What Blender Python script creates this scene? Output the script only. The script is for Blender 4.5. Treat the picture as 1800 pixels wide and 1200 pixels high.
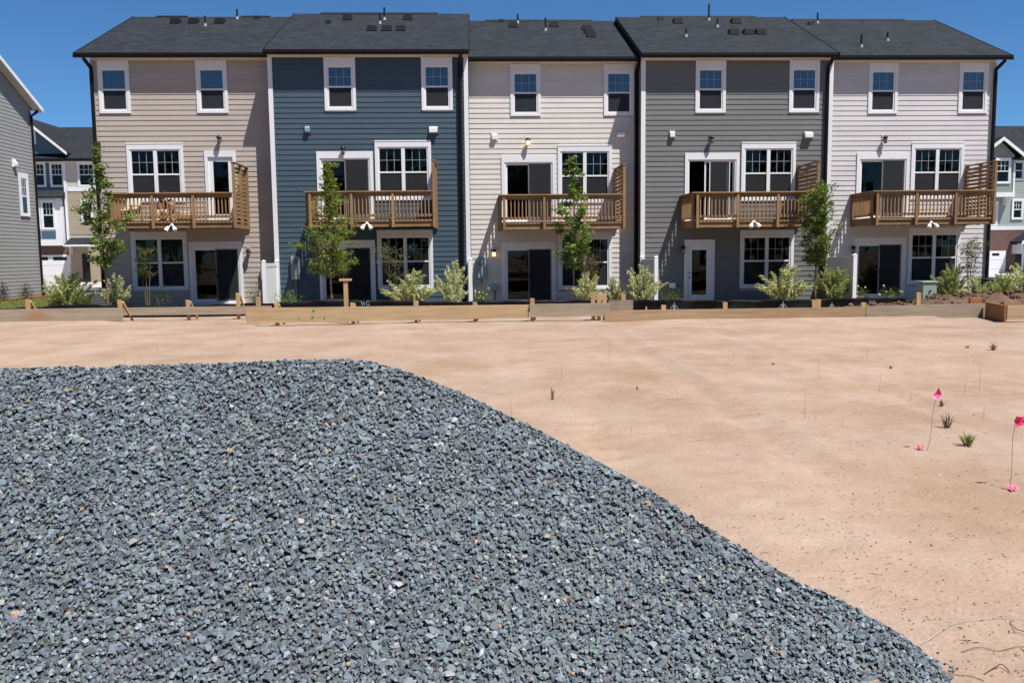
import bpy, bmesh, math, random
import numpy as np
from mathutils import Vector, Matrix

for o in list(bpy.data.objects): bpy.data.objects.remove(o)
scene = bpy.context.scene
col = scene.collection
R = math.radians

# ------------------------------------------------------------------ camera
F_PX, PITCH, ROLL, YAW = 1500.0, R(5.772), R(-0.606), R(2.357)
HC = 1.35                                   # eye height above the sand pad
f0 = Vector((math.sin(YAW) * math.cos(PITCH), math.cos(YAW) * math.cos(PITCH), -math.sin(PITCH)))
r0 = Vector((math.cos(YAW), -math.sin(YAW), 0))
u0 = r0.cross(f0)
cr = r0 * math.cos(ROLL) + u0 * math.sin(ROLL)
cu = -r0 * math.sin(ROLL) + u0 * math.cos(ROLL)
cd = bpy.data.cameras.new('camera')
cam = bpy.data.objects.new('camera', cd); col.objects.link(cam)
M = Matrix.Identity(4)
for i in range(3):
    M[i][0] = cr[i]; M[i][1] = cu[i]; M[i][2] = -f0[i]
M[0][3], M[1][3], M[2][3] = 0, 0, HC
cam.matrix_world = M
cd.sensor_width = 36; cd.sensor_fit = 'HORIZONTAL'; cd.lens = 36 * F_PX / 1800
cd.clip_start = 0.05; cd.clip_end = 3000
scene.camera = cam

# ------------------------------------------------------------------ light
SUN_A, SUN_B = 1.03, 2.95                   # sun direction (SUN_A, -1, SUN_B)
sd = Vector((SUN_A, -1, SUN_B)).normalized()
SUN_EL = math.asin(sd.z); SUN_AZ = math.atan2(sd.x, sd.y)
w = bpy.data.worlds.new('World'); scene.world = w; w.use_nodes = True
nt = w.node_tree; nt.nodes.clear()
sky = nt.nodes.new('ShaderNodeTexSky'); sky.sky_type = 'NISHITA'; sky.sun_disc = False
sky.sun_elevation = SUN_EL; sky.sun_rotation = SUN_AZ
sky.altitude = 200; sky.air_density = 0.75; sky.dust_density = 0.0; sky.ozone_density = 5.0
bg = nt.nodes.new('ShaderNodeBackground'); bg.inputs['Strength'].default_value = 0.06
wo = nt.nodes.new('ShaderNodeOutputWorld')
tint = nt.nodes.new('ShaderNodeVectorMath'); tint.operation = 'MULTIPLY'; tint.inputs[1].default_value = (.58, .90, 1.08)   # deep clear-day blue, the same in every direction
nt.links.new(sky.outputs[0], tint.inputs[0]); nt.links.new(tint.outputs[0], bg.inputs[0]); nt.links.new(bg.outputs[0], wo.inputs[0])
sl = bpy.data.lights.new('sun', 'SUN'); sl.energy = 5.0; sl.angle = R(0.53); sl.color = (1, .955, .89)
sun = bpy.data.objects.new('sun', sl); col.objects.link(sun)
sun.rotation_euler = sd.to_track_quat('Z', 'Y').to_euler(); sun.location = (20, -30, 40)

vs = scene.view_settings
vs.view_transform = 'Standard'; vs.look = 'None'; vs.gamma = 1; vs.exposure = 0.85; vs.use_curve_mapping = False
scene.render.engine = 'CYCLES'
scene.cycles.max_bounces = 8; scene.cycles.transparent_max_bounces = 16

# ------------------------------------------------------------------ pixel helpers (photo pixels, 1800 x 1200)
def ray(x, y):
    d = cr * (x - 900) - cu * (y - 600) + f0 * F_PX
    return np.array(d)
def onY(x, y, Y):
    r = ray(x, y); r = r * Y / r[1]; r[2] += HC; return r
def onZ(x, y, Z=0.0):
    r = ray(x, y); r = r * (Z - HC) / r[2]; r[2] += HC; return r
def onX(x, y, X):
    r = ray(x, y); r = r * X / r[0]; r[2] += HC; return r

# ------------------------------------------------------------------ object helpers
def link(o, parent=None):
    col.objects.link(o)
    if parent is not None: o.parent = parent
    return o
def empty(name, loc=(0, 0, 0), rz=0, parent=None):
    o = bpy.data.objects.new(name, None); o.empty_display_size = .2
    o.location = loc; o.rotation_euler = (0, 0, rz); return link(o, parent)
def tag(o, label=None, cat=None, group=None, kind=None):
    if label: o['label'] = label
    if cat: o['category'] = cat
    if group: o['group'] = group
    if kind: o['kind'] = kind
    return o
def mesh_obj(name, me, mat, parent=None, loc=(0, 0, 0), rot=(0, 0, 0), scale=(1, 1, 1)):
    o = bpy.data.objects.new(name, me)
    if mat is not None and not me.materials: me.materials.append(mat)
    o.location = loc; o.rotation_euler = rot; o.scale = scale
    return link(o, parent)

class MB:
    def __init__(s): s.v = []; s.f = []
    def add(s, vs_, fs):
        n = len(s.v); s.v += [tuple(q) for q in vs_]; s.f += [tuple(i + n for i in f) for f in fs]; return s
    def box(s, x0, x1, y0, y1, z0, z1):
        return s.add([(x0,y0,z0),(x1,y0,z0),(x1,y1,z0),(x0,y1,z0),(x0,y0,z1),(x1,y0,z1),(x1,y1,z1),(x0,y1,z1)],
                     [(0,3,2,1),(4,5,6,7),(0,1,5,4),(1,2,6,5),(2,3,7,6),(3,0,4,7)])
    def prism(s, pts, axis, a, b):
        """polygon pts (u,v) extruded along axis from a to b"""
        n = len(pts)
        def P(u, v, t):
            return {'x': (t, u, v), 'y': (u, t, v), 'z': (u, v, t)}[axis]
        return s.add([P(u, v, a) for u, v in pts] + [P(u, v, b) for u, v in pts],
                     [tuple(range(n)), tuple(range(2*n-1, n-1, -1))] + [(i, i+n, (i+1) % n + n, (i+1) % n) for i in range(n)])
    def tube(s, path, rad, n=8, caps=True):
        path = [Vector(p) for p in path]; rads = rad if isinstance(rad, (list, tuple)) else [rad] * len(path)
        base = len(s.v); ref = None
        for i, p in enumerate(path):
            t = (path[min(i+1, len(path)-1)] - path[max(i-1, 0)]).normalized()
            if ref is None: ref = Vector((1, 0, 0)) if abs(t.x) < .8 else Vector((0, 1, 0))
            a = (ref - t * ref.dot(t)).normalized(); ref = a; b = t.cross(a)
            for k in range(n):
                q = p + (a * math.cos(2*math.pi*k/n) + b * math.sin(2*math.pi*k/n)) * rads[i]; s.v.append(tuple(q))
        for i in range(len(path)-1):
            for k in range(n):
                s.f.append((base+i*n+k, base+i*n+(k+1) % n, base+(i+1)*n+(k+1) % n, base+(i+1)*n+k))
        if caps:
            s.f.append(tuple(base+k for k in range(n-1, -1, -1))); m = base+(len(path)-1)*n
            s.f.append(tuple(m+k for k in range(n)))
        return s
    def lathe(s, prof, c=(0, 0, 0), n=14):
        base = len(s.v)
        for r, z in prof:
            for k in range(n):
                s.v.append((c[0]+r*math.cos(2*math.pi*k/n), c[1]+r*math.sin(2*math.pi*k/n), c[2]+z))
        for i in range(len(prof)-1):
            for k in range(n):
                s.f.append((base+i*n+k, base+i*n+(k+1) % n, base+(i+1)*n+(k+1) % n, base+(i+1)*n+k))
        s.f.append(tuple(base+k for k in range(n-1, -1, -1))); m = base+(len(prof)-1)*n
        s.f.append(tuple(m+k for k in range(n)))
        return s
    def mesh(s, name, smooth=False):
        me = bpy.data.meshes.new(name); me.from_pydata(s.v, [], s.f); me.update()
        if smooth: me.polygons.foreach_set('use_smooth', [True]*len(me.polygons))
        return me
    def build(s, name, mat, parent=None, loc=(0, 0, 0), rot=(0, 0, 0), smooth=False, bevel=0):
        me = s.mesh(name, smooth)
        if bevel:
            bm = bmesh.new(); bm.from_mesh(me)
            bmesh.ops.bevel(bm, geom=list(bm.edges), offset=bevel, segments=1, affect='EDGES', clamp_overlap=True)
            bm.to_mesh(me); bm.free()
        return mesh_obj(name, me, mat, parent, loc, rot)

def np_mesh(name, V, Fidx, nper, attr=None):
    """V (n,3), Fidx flat loop indices, nper verts per face (int or array); attr: (n,3) point colours"""
    me = bpy.data.meshes.new(name)
    V = np.ascontiguousarray(V, dtype=np.float32); Fidx = np.ascontiguousarray(Fidx, dtype=np.int32).ravel()
    if isinstance(nper, int): tot = np.full(len(Fidx)//nper, nper, dtype=np.int32)
    else: tot = np.asarray(nper, dtype=np.int32)
    st = np.concatenate([[0], np.cumsum(tot)[:-1]]).astype(np.int32)
    me.vertices.add(len(V)); me.vertices.foreach_set('co', V.ravel())
    me.loops.add(len(Fidx)); me.loops.foreach_set('vertex_index', Fidx)
    me.polygons.add(len(tot)); me.polygons.foreach_set('loop_start', st)
    try: me.polygons.foreach_set('loop_total', tot)
    except Exception: pass
    me.update(calc_edges=True); me.validate()
    me.polygons.foreach_set('use_smooth', [False]*len(me.polygons))
    if attr is not None:
        a = me.attributes.new('tint', 'FLOAT_COLOR', 'POINT')
        c = np.ones((len(V), 4), dtype=np.float32); c[:, :3] = attr
        a.data.foreach_set('color', c.ravel())
    return me

def vnoise(x, y, seed=0):
    x = np.asarray(x, float); y = np.asarray(y, float)
    xi = np.floor(x).astype(np.int64); yi = np.floor(y).astype(np.int64); fx = x - xi; fy = y - yi
    def h(a, b):
        n = (a * 374761393 + b * 668265263 + seed * 974711) & 0x7fffffff
        n = ((n ^ (n >> 13)) * 1274126177) & 0x7fffffff
        return ((n ^ (n >> 16)) & 0xffff) / 65535.0
    fx = fx*fx*(3-2*fx); fy = fy*fy*(3-2*fy)
    return (h(xi, yi)*(1-fx)+h(xi+1, yi)*fx)*(1-fy)+(h(xi, yi+1)*(1-fx)+h(xi+1, yi+1)*fx)*fy - .5
def fbm(x, y, seed=0, o=4):
    s = 0; a = 1
    for k in range(o):
        s = s + a * vnoise(x * 2**k, y * 2**k, seed + k); a *= .5
    return s

# ------------------------------------------------------------------ materials
def mat(name, color, rough=.7, spec=.3, noise=None, bump=None, objrand=0, metal=0, coord='Object', stretch=(1, 1, 1), attr=False, extra=None):
    m = bpy.data.materials.new(name); m.use_nodes = True; n = m.node_tree; L = n.links
    b = n.nodes['Principled BSDF']; b.inputs['Roughness'].default_value = rough
    b.inputs['Specular IOR Level'].default_value = spec; b.inputs['Metallic'].default_value = metal
    b.inputs['Base Color'].default_value = (*color, 1)
    tc = n.nodes.new('ShaderNodeTexCoord'); mp = n.nodes.new('ShaderNodeMapping'); mp.inputs['Scale'].default_value = stretch
    if coord == 'World':
        g = n.nodes.new('ShaderNodeNewGeometry'); L.new(g.outputs['Position'], mp.inputs[0])
    else: L.new(tc.outputs[coord], mp.inputs[0])
    cur = None
    if attr:
        a = n.nodes.new('ShaderNodeAttribute'); a.attribute_name = 'tint'; cur = a.outputs['Color']
    if noise:
        for (sc, amt, det) in noise:
            t = n.nodes.new('ShaderNodeTexNoise'); t.inputs['Scale'].default_value = sc; t.inputs['Detail'].default_value = det
            L.new(mp.outputs[0], t.inputs['Vector'])
            mr = n.nodes.new('ShaderNodeMapRange'); mr.inputs['From Min'].default_value = .25; mr.inputs['From Max'].default_value = .75
            mr.inputs['To Min'].default_value = 1-amt; mr.inputs['To Max'].default_value = 1+amt
            L.new(t.outputs['Fac'], mr.inputs['Value'])
            mx = n.nodes.new('ShaderNodeVectorMath'); mx.operation = 'SCALE'
            if cur is None: mx.inputs[0].default_value = color
            else: L.new(cur, mx.inputs[0])
            L.new(mr.outputs[0], mx.inputs['Scale']); cur = mx.outputs[0]
    if objrand:
        oi = n.nodes.new('ShaderNodeObjectInfo'); mr = n.nodes.new('ShaderNodeMapRange')
        mr.inputs['To Min'].default_value = 1-objrand; mr.inputs['To Max'].default_value = 1+objrand
        L.new(oi.outputs['Random'], mr.inputs['Value'])
        mx = n.nodes.new('ShaderNodeVectorMath'); mx.operation = 'SCALE'
        if cur is None: mx.inputs[0].default_value = color
        else: L.new(cur, mx.inputs[0])
        L.new(mr.outputs[0], mx.inputs['Scale']); cur = mx.outputs[0]
    if cur is not None: L.new(cur, b.inputs['Base Color'])
    if bump:
        prev = None
        for (sc, st, dist) in bump:
            t = n.nodes.new('ShaderNodeTexNoise'); t.inputs['Scale'].default_value = sc; t.inputs['Detail'].default_value = 4
            L.new(mp.outputs[0], t.inputs['Vector'])
            bp = n.nodes.new('ShaderNodeBump'); bp.inputs['Strength'].default_value = st; bp.inputs['Distance'].default_value = dist
            L.new(t.outputs['Fac'], bp.inputs['Height'])
            if prev is not None: L.new(prev, bp.inputs['Normal'])
            prev = bp.outputs[0]
        L.new(prev, b.inputs['Normal'])
    if extra: extra(m, n, L, b, mp, cur)
    return m

def leaf_mat(name, trans=.35, rough=.55):
    m = bpy.data.materials.new(name); m.use_nodes = True; n = m.node_tree; L = n.links
    b = n.nodes['Principled BSDF']; b.inputs['Roughness'].default_value = rough; b.inputs['Specular IOR Level'].default_value = .3
    a = n.nodes.new('ShaderNodeAttribute'); a.attribute_name = 'tint'
    L.new(a.outputs['Color'], b.inputs['Base Color'])
    t = n.nodes.new('ShaderNodeBsdfTranslucent'); hs = n.nodes.new('ShaderNodeVectorMath'); hs.operation = 'MULTIPLY'
    hs.inputs[1].default_value = (1.15, 1.2, .6); L.new(a.outputs['Color'], hs.inputs[0]); L.new(hs.outputs[0], t.inputs['Color'])
    mx = n.nodes.new('ShaderNodeMixShader'); mx.inputs[0].default_value = trans
    L.new(b.outputs[0], mx.inputs[1]); L.new(t.outputs[0], mx.inputs[2]); L.new(mx.outputs[0], n.nodes['Material Output'].inputs[0])
    return m

def glass_mat(name, refl, tint):
    m = bpy.data.materials.new(name); m.use_nodes = True; n = m.node_tree; L = n.links; n.nodes.remove(n.nodes['Principled BSDF'])
    fr = n.nodes.new('ShaderNodeFresnel'); fr.inputs['IOR'].default_value = 1.36
    ma = n.nodes.new('ShaderNodeMath'); ma.operation = 'ADD'; ma.use_clamp = True; ma.inputs[1].default_value = refl
    L.new(fr.outputs[0], ma.inputs[0])
    tr = n.nodes.new('ShaderNodeBsdfTransparent'); tr.inputs[0].default_value = (*tint, 1)
    gl = n.nodes.new('ShaderNodeBsdfGlossy'); gl.inputs['Roughness'].default_value = .015
    tc = n.nodes.new('ShaderNodeTexCoord'); no = n.nodes.new('ShaderNodeTexNoise'); no.inputs['Scale'].default_value = 1.3
    L.new(tc.outputs['Object'], no.inputs['Vector'])
    bp = n.nodes.new('ShaderNodeBump'); bp.inputs['Strength'].default_value = .25; bp.inputs['Distance'].default_value = .008
    L.new(no.outputs['Fac'], bp.inputs['Height']); L.new(bp.outputs[0], gl.inputs['Normal'])
    mx = n.nodes.new('ShaderNodeMixShader'); L.new(ma.outputs[0], mx.inputs[0]); L.new(tr.outputs[0], mx.inputs[1]); L.new(gl.outputs[0], mx.inputs[2])
    L.new(mx.outputs[0], n.nodes['Material Output'].inputs[0]); return m

def screen_mat(name, c, op):
    m = bpy.data.materials.new(name); m.use_nodes = True; n = m.node_tree; L = n.links
    b = n.nodes['Principled BSDF']; b.inputs['Base Color'].default_value = (*c, 1); b.inputs['Roughness'].default_value = .9
    tr = n.nodes.new('ShaderNodeBsdfTransparent'); mx = n.nodes.new('ShaderNodeMixShader'); mx.inputs[0].default_value = op
    L.new(tr.outputs[0], mx.inputs[1]); L.new(b.outputs[0], mx.inputs[2]); L.new(mx.outputs[0], n.nodes['Material Output'].inputs[0]); return m

def siding_mat(name, c):
    return mat(name, c, .62, .25, noise=[(.7, .05, 3), (9, .035, 3)], objrand=.035, coord='World', bump=[(60, .12, .002)], stretch=(1, 1, 3))

SID = {1: siding_mat('siding_beige', (0.366, 0.319, 0.28)), 2: siding_mat('siding_blue', (.047, .076, .102)),
       3: siding_mat('siding_cream', (0.541, 0.51, 0.474)), 4: siding_mat('siding_grey', (0.1403, 0.1445, 0.1428)),
       5: siding_mat('siding_pale_grey', (0.492, 0.478, 0.483))}
WHITE = mat('white_trim', (0.6396, 0.6478, 0.6642), .5, .35, noise=[(3, .03, 3)], coord='World')
VINYL = mat('white_vinyl', (0.6724, 0.6806, 0.6888), .38, .4)
SHEATH = mat('sheathing', (.35, .34, .32), .8)
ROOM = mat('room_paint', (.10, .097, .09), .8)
MUNTIN = mat('muntin_grey', (.33, .35, .35), .5, .3)
GLASS = glass_mat('window_glass', .0, (.5, .55, .53))
GLASS_UP = glass_mat('coated_window_glass', .115, (.5, .55, .58))
SCREEN = screen_mat('insect_screen', (.022, .0245, .029), .5)
CURTAIN = mat('curtain_cloth', (.34, .44, .44), .9)
BLIND = mat('window_shade', (.42, .58, .62), .8)
SOFFIT = mat('soffit', (0.5904, 0.574, 0.5494), .6, .3)
GUTTER = mat('black_aluminium', (.005, .005, .006), .5, .2)
BLACKM = mat('black_metal', (.008, .008, .008), .5, .3)
GREYM = mat('grey_metal', (.16, .17, .18), .5, .4, noise=[(6, .1, 3)])
def shingle_extra(m, n, L, b, mp, cur):
    br = n.nodes.new('ShaderNodeTexBrick'); br.inputs['Scale'].default_value = 1
    br.inputs['Brick Width'].default_value = .33; br.inputs['Row Height'].default_value = .075; br.inputs['Mortar Size'].default_value = .006
    br.inputs['Color1'].default_value = (1.25, 1.25, 1.25, 1); br.inputs['Color2'].default_value = (.72, .72, .74, 1); br.inputs['Mortar'].default_value = (.45, .45, .45, 1)
    br.inputs['Bias'].default_value = 0
    g = n.nodes.new('ShaderNodeNewGeometry'); sx = n.nodes.new('ShaderNodeSeparateXYZ'); cb = n.nodes.new('ShaderNodeCombineXYZ')
    L.new(g.outputs['Position'], sx.inputs[0]); L.new(sx.outputs['X'], cb.inputs['X']); L.new(sx.outputs['Z'], cb.inputs['Y']); L.new(cb.outputs[0], br.inputs['Vector'])
    mx = n.nodes.new('ShaderNodeVectorMath'); mx.operation = 'MULTIPLY'; L.new(cur, mx.inputs[0]); L.new(br.outputs['Color'], mx.inputs[1])
    L.new(mx.outputs[0], b.inputs['Base Color'])
    bp = n.nodes.new('ShaderNodeBump'); bp.inputs['Strength'].default_value = .5; bp.inputs['Distance'].default_value = .01
    L.new(br.outputs['Fac'], bp.inputs['Height']); bp.invert = True; L.new(bp.outputs[0], b.inputs['Normal'])
SHINGLE = mat('asphalt_shingle', (.020, .0235, .029), .9, .15, noise=[(.6, .08, 2), (22, .35, 4)], coord='World', extra=shingle_extra)
DECKWOOD = mat('treated_pine', (.245, .15, .075), .75, .2, noise=[(2.5, .18, 4), (14, .16, 4)], objrand=.16, coord='World', stretch=(1, 1, .35), bump=[(40, .2, .003)])
PINE = mat('new_pine', (0.3744, 0.2592, 0.1476), .7, .25, noise=[(1.1, .12, 4), (7, .18, 4)], objrand=.07, coord='World', stretch=(.25, 1, 3.5), bump=[(30, .2, .003)])
PINEOLD = mat('weathered_pine', (.29, .232, .17), .8, .2, noise=[(1.0, .16, 4), (8, .18, 4)], objrand=.08, coord='World', stretch=(.25, 1, 3.5), bump=[(30, .25, .003)])
PINETAN = mat('damp_pine', (.33, .222, .135), .75, .2, noise=[(1.0, .16, 4), (8, .18, 4)], objrand=.06, coord='World', stretch=(.25, 1, 3.5), bump=[(30, .25, .003)])
STAKEW = mat('stake_pine', (0.385, 0.252, 0.119), .7, .25, noise=[(6, .18, 4)], objrand=.1, coord='World', stretch=(2, 2, .5))
REDWOOD = mat('orange_ply', (0.252, 0.114, 0.042), .7, .25, noise=[(4, .15, 4)], coord='World')
BARK = mat('bark', (.16, .12, .09), .9, .1, noise=[(12, .25, 4)])
STEM = mat('shrub_stem', (.17, .13, .08), .9, .1)
LEAF = leaf_mat('leaf')
PALELEAF = leaf_mat('variegated_leaf', .3)

# ================================================================== GROUND
TRACKS = [(onZ(p_[0], p_[1]), onZ(p_[2], p_[3]), w_, d_) for p_, w_, d_ in (((1150, 575, 1420, 690), .16, .016), ((1140, 645, 1330, 790), .15, .018), ((1020, 715, 1120, 830), .13, .018), ((250, 622, 440, 572), .20, .02), ((1430, 590, 1800, 700), .16, .014), ((1500, 700, 1800, 735), .13, .012), ((1250, 780, 1500, 1000), .12, .010))]
def pad_z(x, y):
    """terrain height: raised sand pad, then the yards beyond it"""
    x = np.asarray(x, float); y = np.asarray(y, float)
    def ss(a, b, t):
        t = np.clip((t-a)/(b-a), 0, 1); return t*t*(3-2*t)
    z = -0.55 * ss(19.8, 25.5, y)
    z = z + .022*fbm(x*.30, y*.30, 3, 2)*(y > -50)
    near = np.clip(1-np.abs(y-9)/16, 0, 1)
    z = z + near*(.010*fbm(x*1.1, y*1.1, 7, 2) + .013*fbm(x*5.5, y*5.5, 11, 3))
    # wheel ruts running away from the camera
    for (x0, slope, dep) in ((2.15, .02, .022), (3.9, .03, .016), (5.6, .05, .014)):
        d = (x - (x0 + slope*(y-6))); m = np.exp(-(d/.13)**2) * ss(4.5, 6, y) * (1-ss(14, 16, y))
        z = z - dep*m*(1+1.2*vnoise(y*4, x*4, 5)) + dep*.5*np.exp(-((np.abs(d)-.24)/.07)**2)*ss(4.5, 6, y)*(1-ss(14, 16, y))
    # tread marks left by a loader
    for (A, B, wd, dep) in TRACKS:
        ax, ay, bx, by = A[0], A[1], B[0], B[1]; L_ = math.hypot(bx-ax, by-ay); ux, uy = (bx-ax)/L_, (by-ay)/L_
        u = (x-ax)*ux+(y-ay)*uy; d = (y-ay)*ux-(x-ax)*uy+.10*np.sin(u*1.1); m = np.exp(-(d/wd)**4)*((u > 0) & (u < L_))
        z = z-dep*m*(.45+.55*np.sign(np.sin(u*2*np.pi/.30)))*np.clip(1+2.2*vnoise(u*1.3, d, 9), 0, 1.6)
    # low sand banks against some of the form boards
    z = z + .05*np.exp(-((y-16.9)/.5)**2)*np.clip((x-3.0)/1.0, 0, 1)*(x < 9.2)
    z = z + .04*np.exp(-((y-18.75)/.4)**2)*np.clip((-7.6-x)/.5, 0, 1)
    return z
def grid_axis(segs):
    out = []
    for a, b, st in segs: out += list(np.arange(a, b, st))
    return np.array(out + [segs[-1][1]])
gx = grid_axis([(-600, -100, 100), (-100, -20, 8), (-20, -10, .6), (-10, -1.4, .12), (-1.4, 5.5, .04), (5.5, 11, .08), (11, 24, .6), (24, 100, 8), (100, 600, 100)])
gy = grid_axis([(-600, -60, 90), (-60, 0, 6), (0, 2, .4), (2, 8, .04), (8, 13, .08), (13, 21, .14), (21, 34, .5), (34, 100, 6), (100, 1500, 200)])
GX, GY = np.meshgrid(gx, gy); GZ = pad_z(GX, GY)
nx, ny = len(gx), len(gy)
V = np.stack([GX, GY, GZ], -1).reshape(-1, 3)
ii, jj = np.meshgrid(np.arange(nx-1), np.arange(ny-1)); a0 = (jj*nx+ii).ravel()
FI = np.stack([a0, a0+1, a0+nx+1, a0+nx], -1)
def sand_extra(m, n, L, b, mp, cur):
    # darker damp streaks and fine dark litter grains
    t = n.nodes.new('ShaderNodeTexNoise'); t.inputs['Scale'].default_value = 1.0; t.inputs['Detail'].default_value = 6; t.inputs['Roughness'].default_value = .65
    m2 = n.nodes.new('ShaderNodeMapping'); m2.inputs['Scale'].default_value = (.9, .8, 1)
    g = n.nodes.new('ShaderNodeNewGeometry'); L.new(g.outputs['Position'], m2.inputs[0]); L.new(m2.outputs[0], t.inputs['Vector'])
    cr_ = n.nodes.new('ShaderNodeValToRGB'); e = cr_.color_ramp.elements
    e[0].position = .36; e[0].color = (.90, .83, .76, 1); e[1].position = .60; e[1].color = (1.09, 1.09, 1.10, 1)
    L.new(t.outputs['Fac'], cr_.inputs[0])
    mx = n.nodes.new('ShaderNodeVectorMath'); mx.operation = 'MULTIPLY'; L.new(cur, mx.inputs[0]); L.new(cr_.outputs[0], mx.inputs[1])
    v = n.nodes.new('ShaderNodeTexVoronoi'); v.inputs['Scale'].default_value = 24; L.new(g.outputs['Position'], v.inputs['Vector'])
    lt = n.nodes.new('ShaderNodeMapRange'); lt.inputs['From Min'].default_value = .05; lt.inputs['From Max'].default_value = .11; lt.inputs['To Min'].default_value = .55; lt.inputs['To Max'].default_value = 1
    L.new(v.outputs['Distance'], lt.inputs['Value'])
    mz = n.nodes.new('ShaderNodeVectorMath'); mz.operation = 'SCALE'; L.new(mx.outputs[0], mz.inputs[0]); L.new(lt.outputs[0], mz.inputs['Scale'])
    L.new(mz.outputs[0], b.inputs['Base Color'])
SAND = mat('sandy_soil', (.270, .200, .154), .95, .1, noise=[(.25, .08, 3), (1.4, .07, 5), (6, .06, 5), (60, .12, 3)], coord='World', bump=[(9, .35, .02), (40, .5, .012), (120, .5, .005)], extra=sand_extra)
g = mesh_obj('ground', np_mesh('ground', V, FI, 4), SAND); g.data.polygons.foreach_set('use_smooth', [True]*len(g.data.polygons))
tag(g, kind='structure', label='bare tan sandy building pad around the gravel pile')

# yard sheets behind the pad
def sheet(name, x0, x1, y0, y1, dz, material, st=.6):
    xs = np.arange(x0, x1+1e-6, st); ys = np.arange(y0, y1+1e-6, st); X, Y = np.meshgrid(xs, ys)
    Z = pad_z(X, Y)+dz; n_ = len(xs); V = np.stack([X, Y, Z], -1).reshape(-1, 3)
    i_, j_ = np.meshgrid(np.arange(n_-1), np.arange(len(ys)-1)); a = (j_*n_+i_).ravel()
    return mesh_obj(name, np_mesh(name, V, np.stack([a, a+1, a+n_+1, a+n_], -1), 4), material)
LAWN = mat('lawn_soil', (0.06, 0.08, 0.024), .95, .1, noise=[(2, .25, 4), (30, .25, 3)], coord='World')
MULCH = mat('mulch', (0.0525, 0.035, 0.0245), .95, .1, noise=[(3, .2, 4), (40, .4, 4)], coord='World', bump=[(30, .8, .03)])
REDMULCH = mat('red_mulch', (0.14, 0.0525, 0.021), .95, .1, noise=[(3, .2, 4), (40, .4, 4)], coord='World', bump=[(30, .8, .03)])
CONC = mat('concrete', (0.35, 0.336, 0.315), .85, .2, noise=[(2, .08, 4), (25, .06, 3)], coord='World')
tag(sheet('lawn', -40, -13.0, 26.2, 46.2, .03, LAWN), kind='structure')
tag(sheet('planting_bed', -13, 22.4, 28.8, 32.4, .03, MULCH), kind='structure')
tag(sheet('mulch_bed', -22.85, -21.65, 30, 45.6, .06, REDMULCH), kind='structure')
tag(sheet('driveway', -40, 60, 52, 73.6, .02, CONC, 4), kind='structure')
exec_after = []

# ================================================================== TOWNHOUSES
EXPO = .189                                   # siding exposure
def plank_mesh(name, m):
    b = MB()                                  # unit-length lap plank, thicker at its lower edge
    b.add([(0,-.024,0),(1,-.024,0),(1,-.008,.205),(0,-.008,.205),(0,-.001,0),(1,-.001,0),(1,-.001,.205),(0,-.001,.205)],
          [(0,1,2,3),(0,4,5,1),(3,2,6,7),(0,3,7,4),(1,5,6,2)])
    me = b.mesh(name); me.materials.append(m); return me
PLANK = {h: plank_mesh('siding_plank', SID[h]) for h in SID}
def cut(x0, x1, holes):
    segs = [(x0, x1)]
    for a, b in sorted(holes):
        out = []
        for s, e in segs:
            if b <= s or a >= e: out.append((s, e)); continue
            if a > s: out.append((s, a))
            if b < e: out.append((b, e))
        segs = out
    return [(s, e) for s, e in segs if e-s > .02]
def wall_with_holes(x0, x1, z0, z1, y0, y1, holes):
    b = MB(); zs = sorted({z0, z1} | {min(max(v, z0), z1) for h in holes for v in (h[2], h[3])})
    for a, c in zip(zs[:-1], zs[1:]):
        if c-a < 1e-4: continue
        for s, e in cut(x0, x1, [(h[0], h[1]) for h in holes if h[2] < (a+c)/2 < h[3]]): b.box(s, e, y0, y1, a, c)
    return b
def frame_ring(b, x0, x1, z0, z1, y0, y1, l, r, t, bo):
    """four butted boards round a rectangle"""
    b.box(x0, x1, y0, y1, z1-t, z1)
    if bo: b.box(x0, x1, y0, y1, z0, z0+bo)
    b.box(x0, x0+l, y0, y1, z0+bo, z1-t); b.box(x1-r, x1, y0, y1, z0+bo, z1-t); return b

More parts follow.
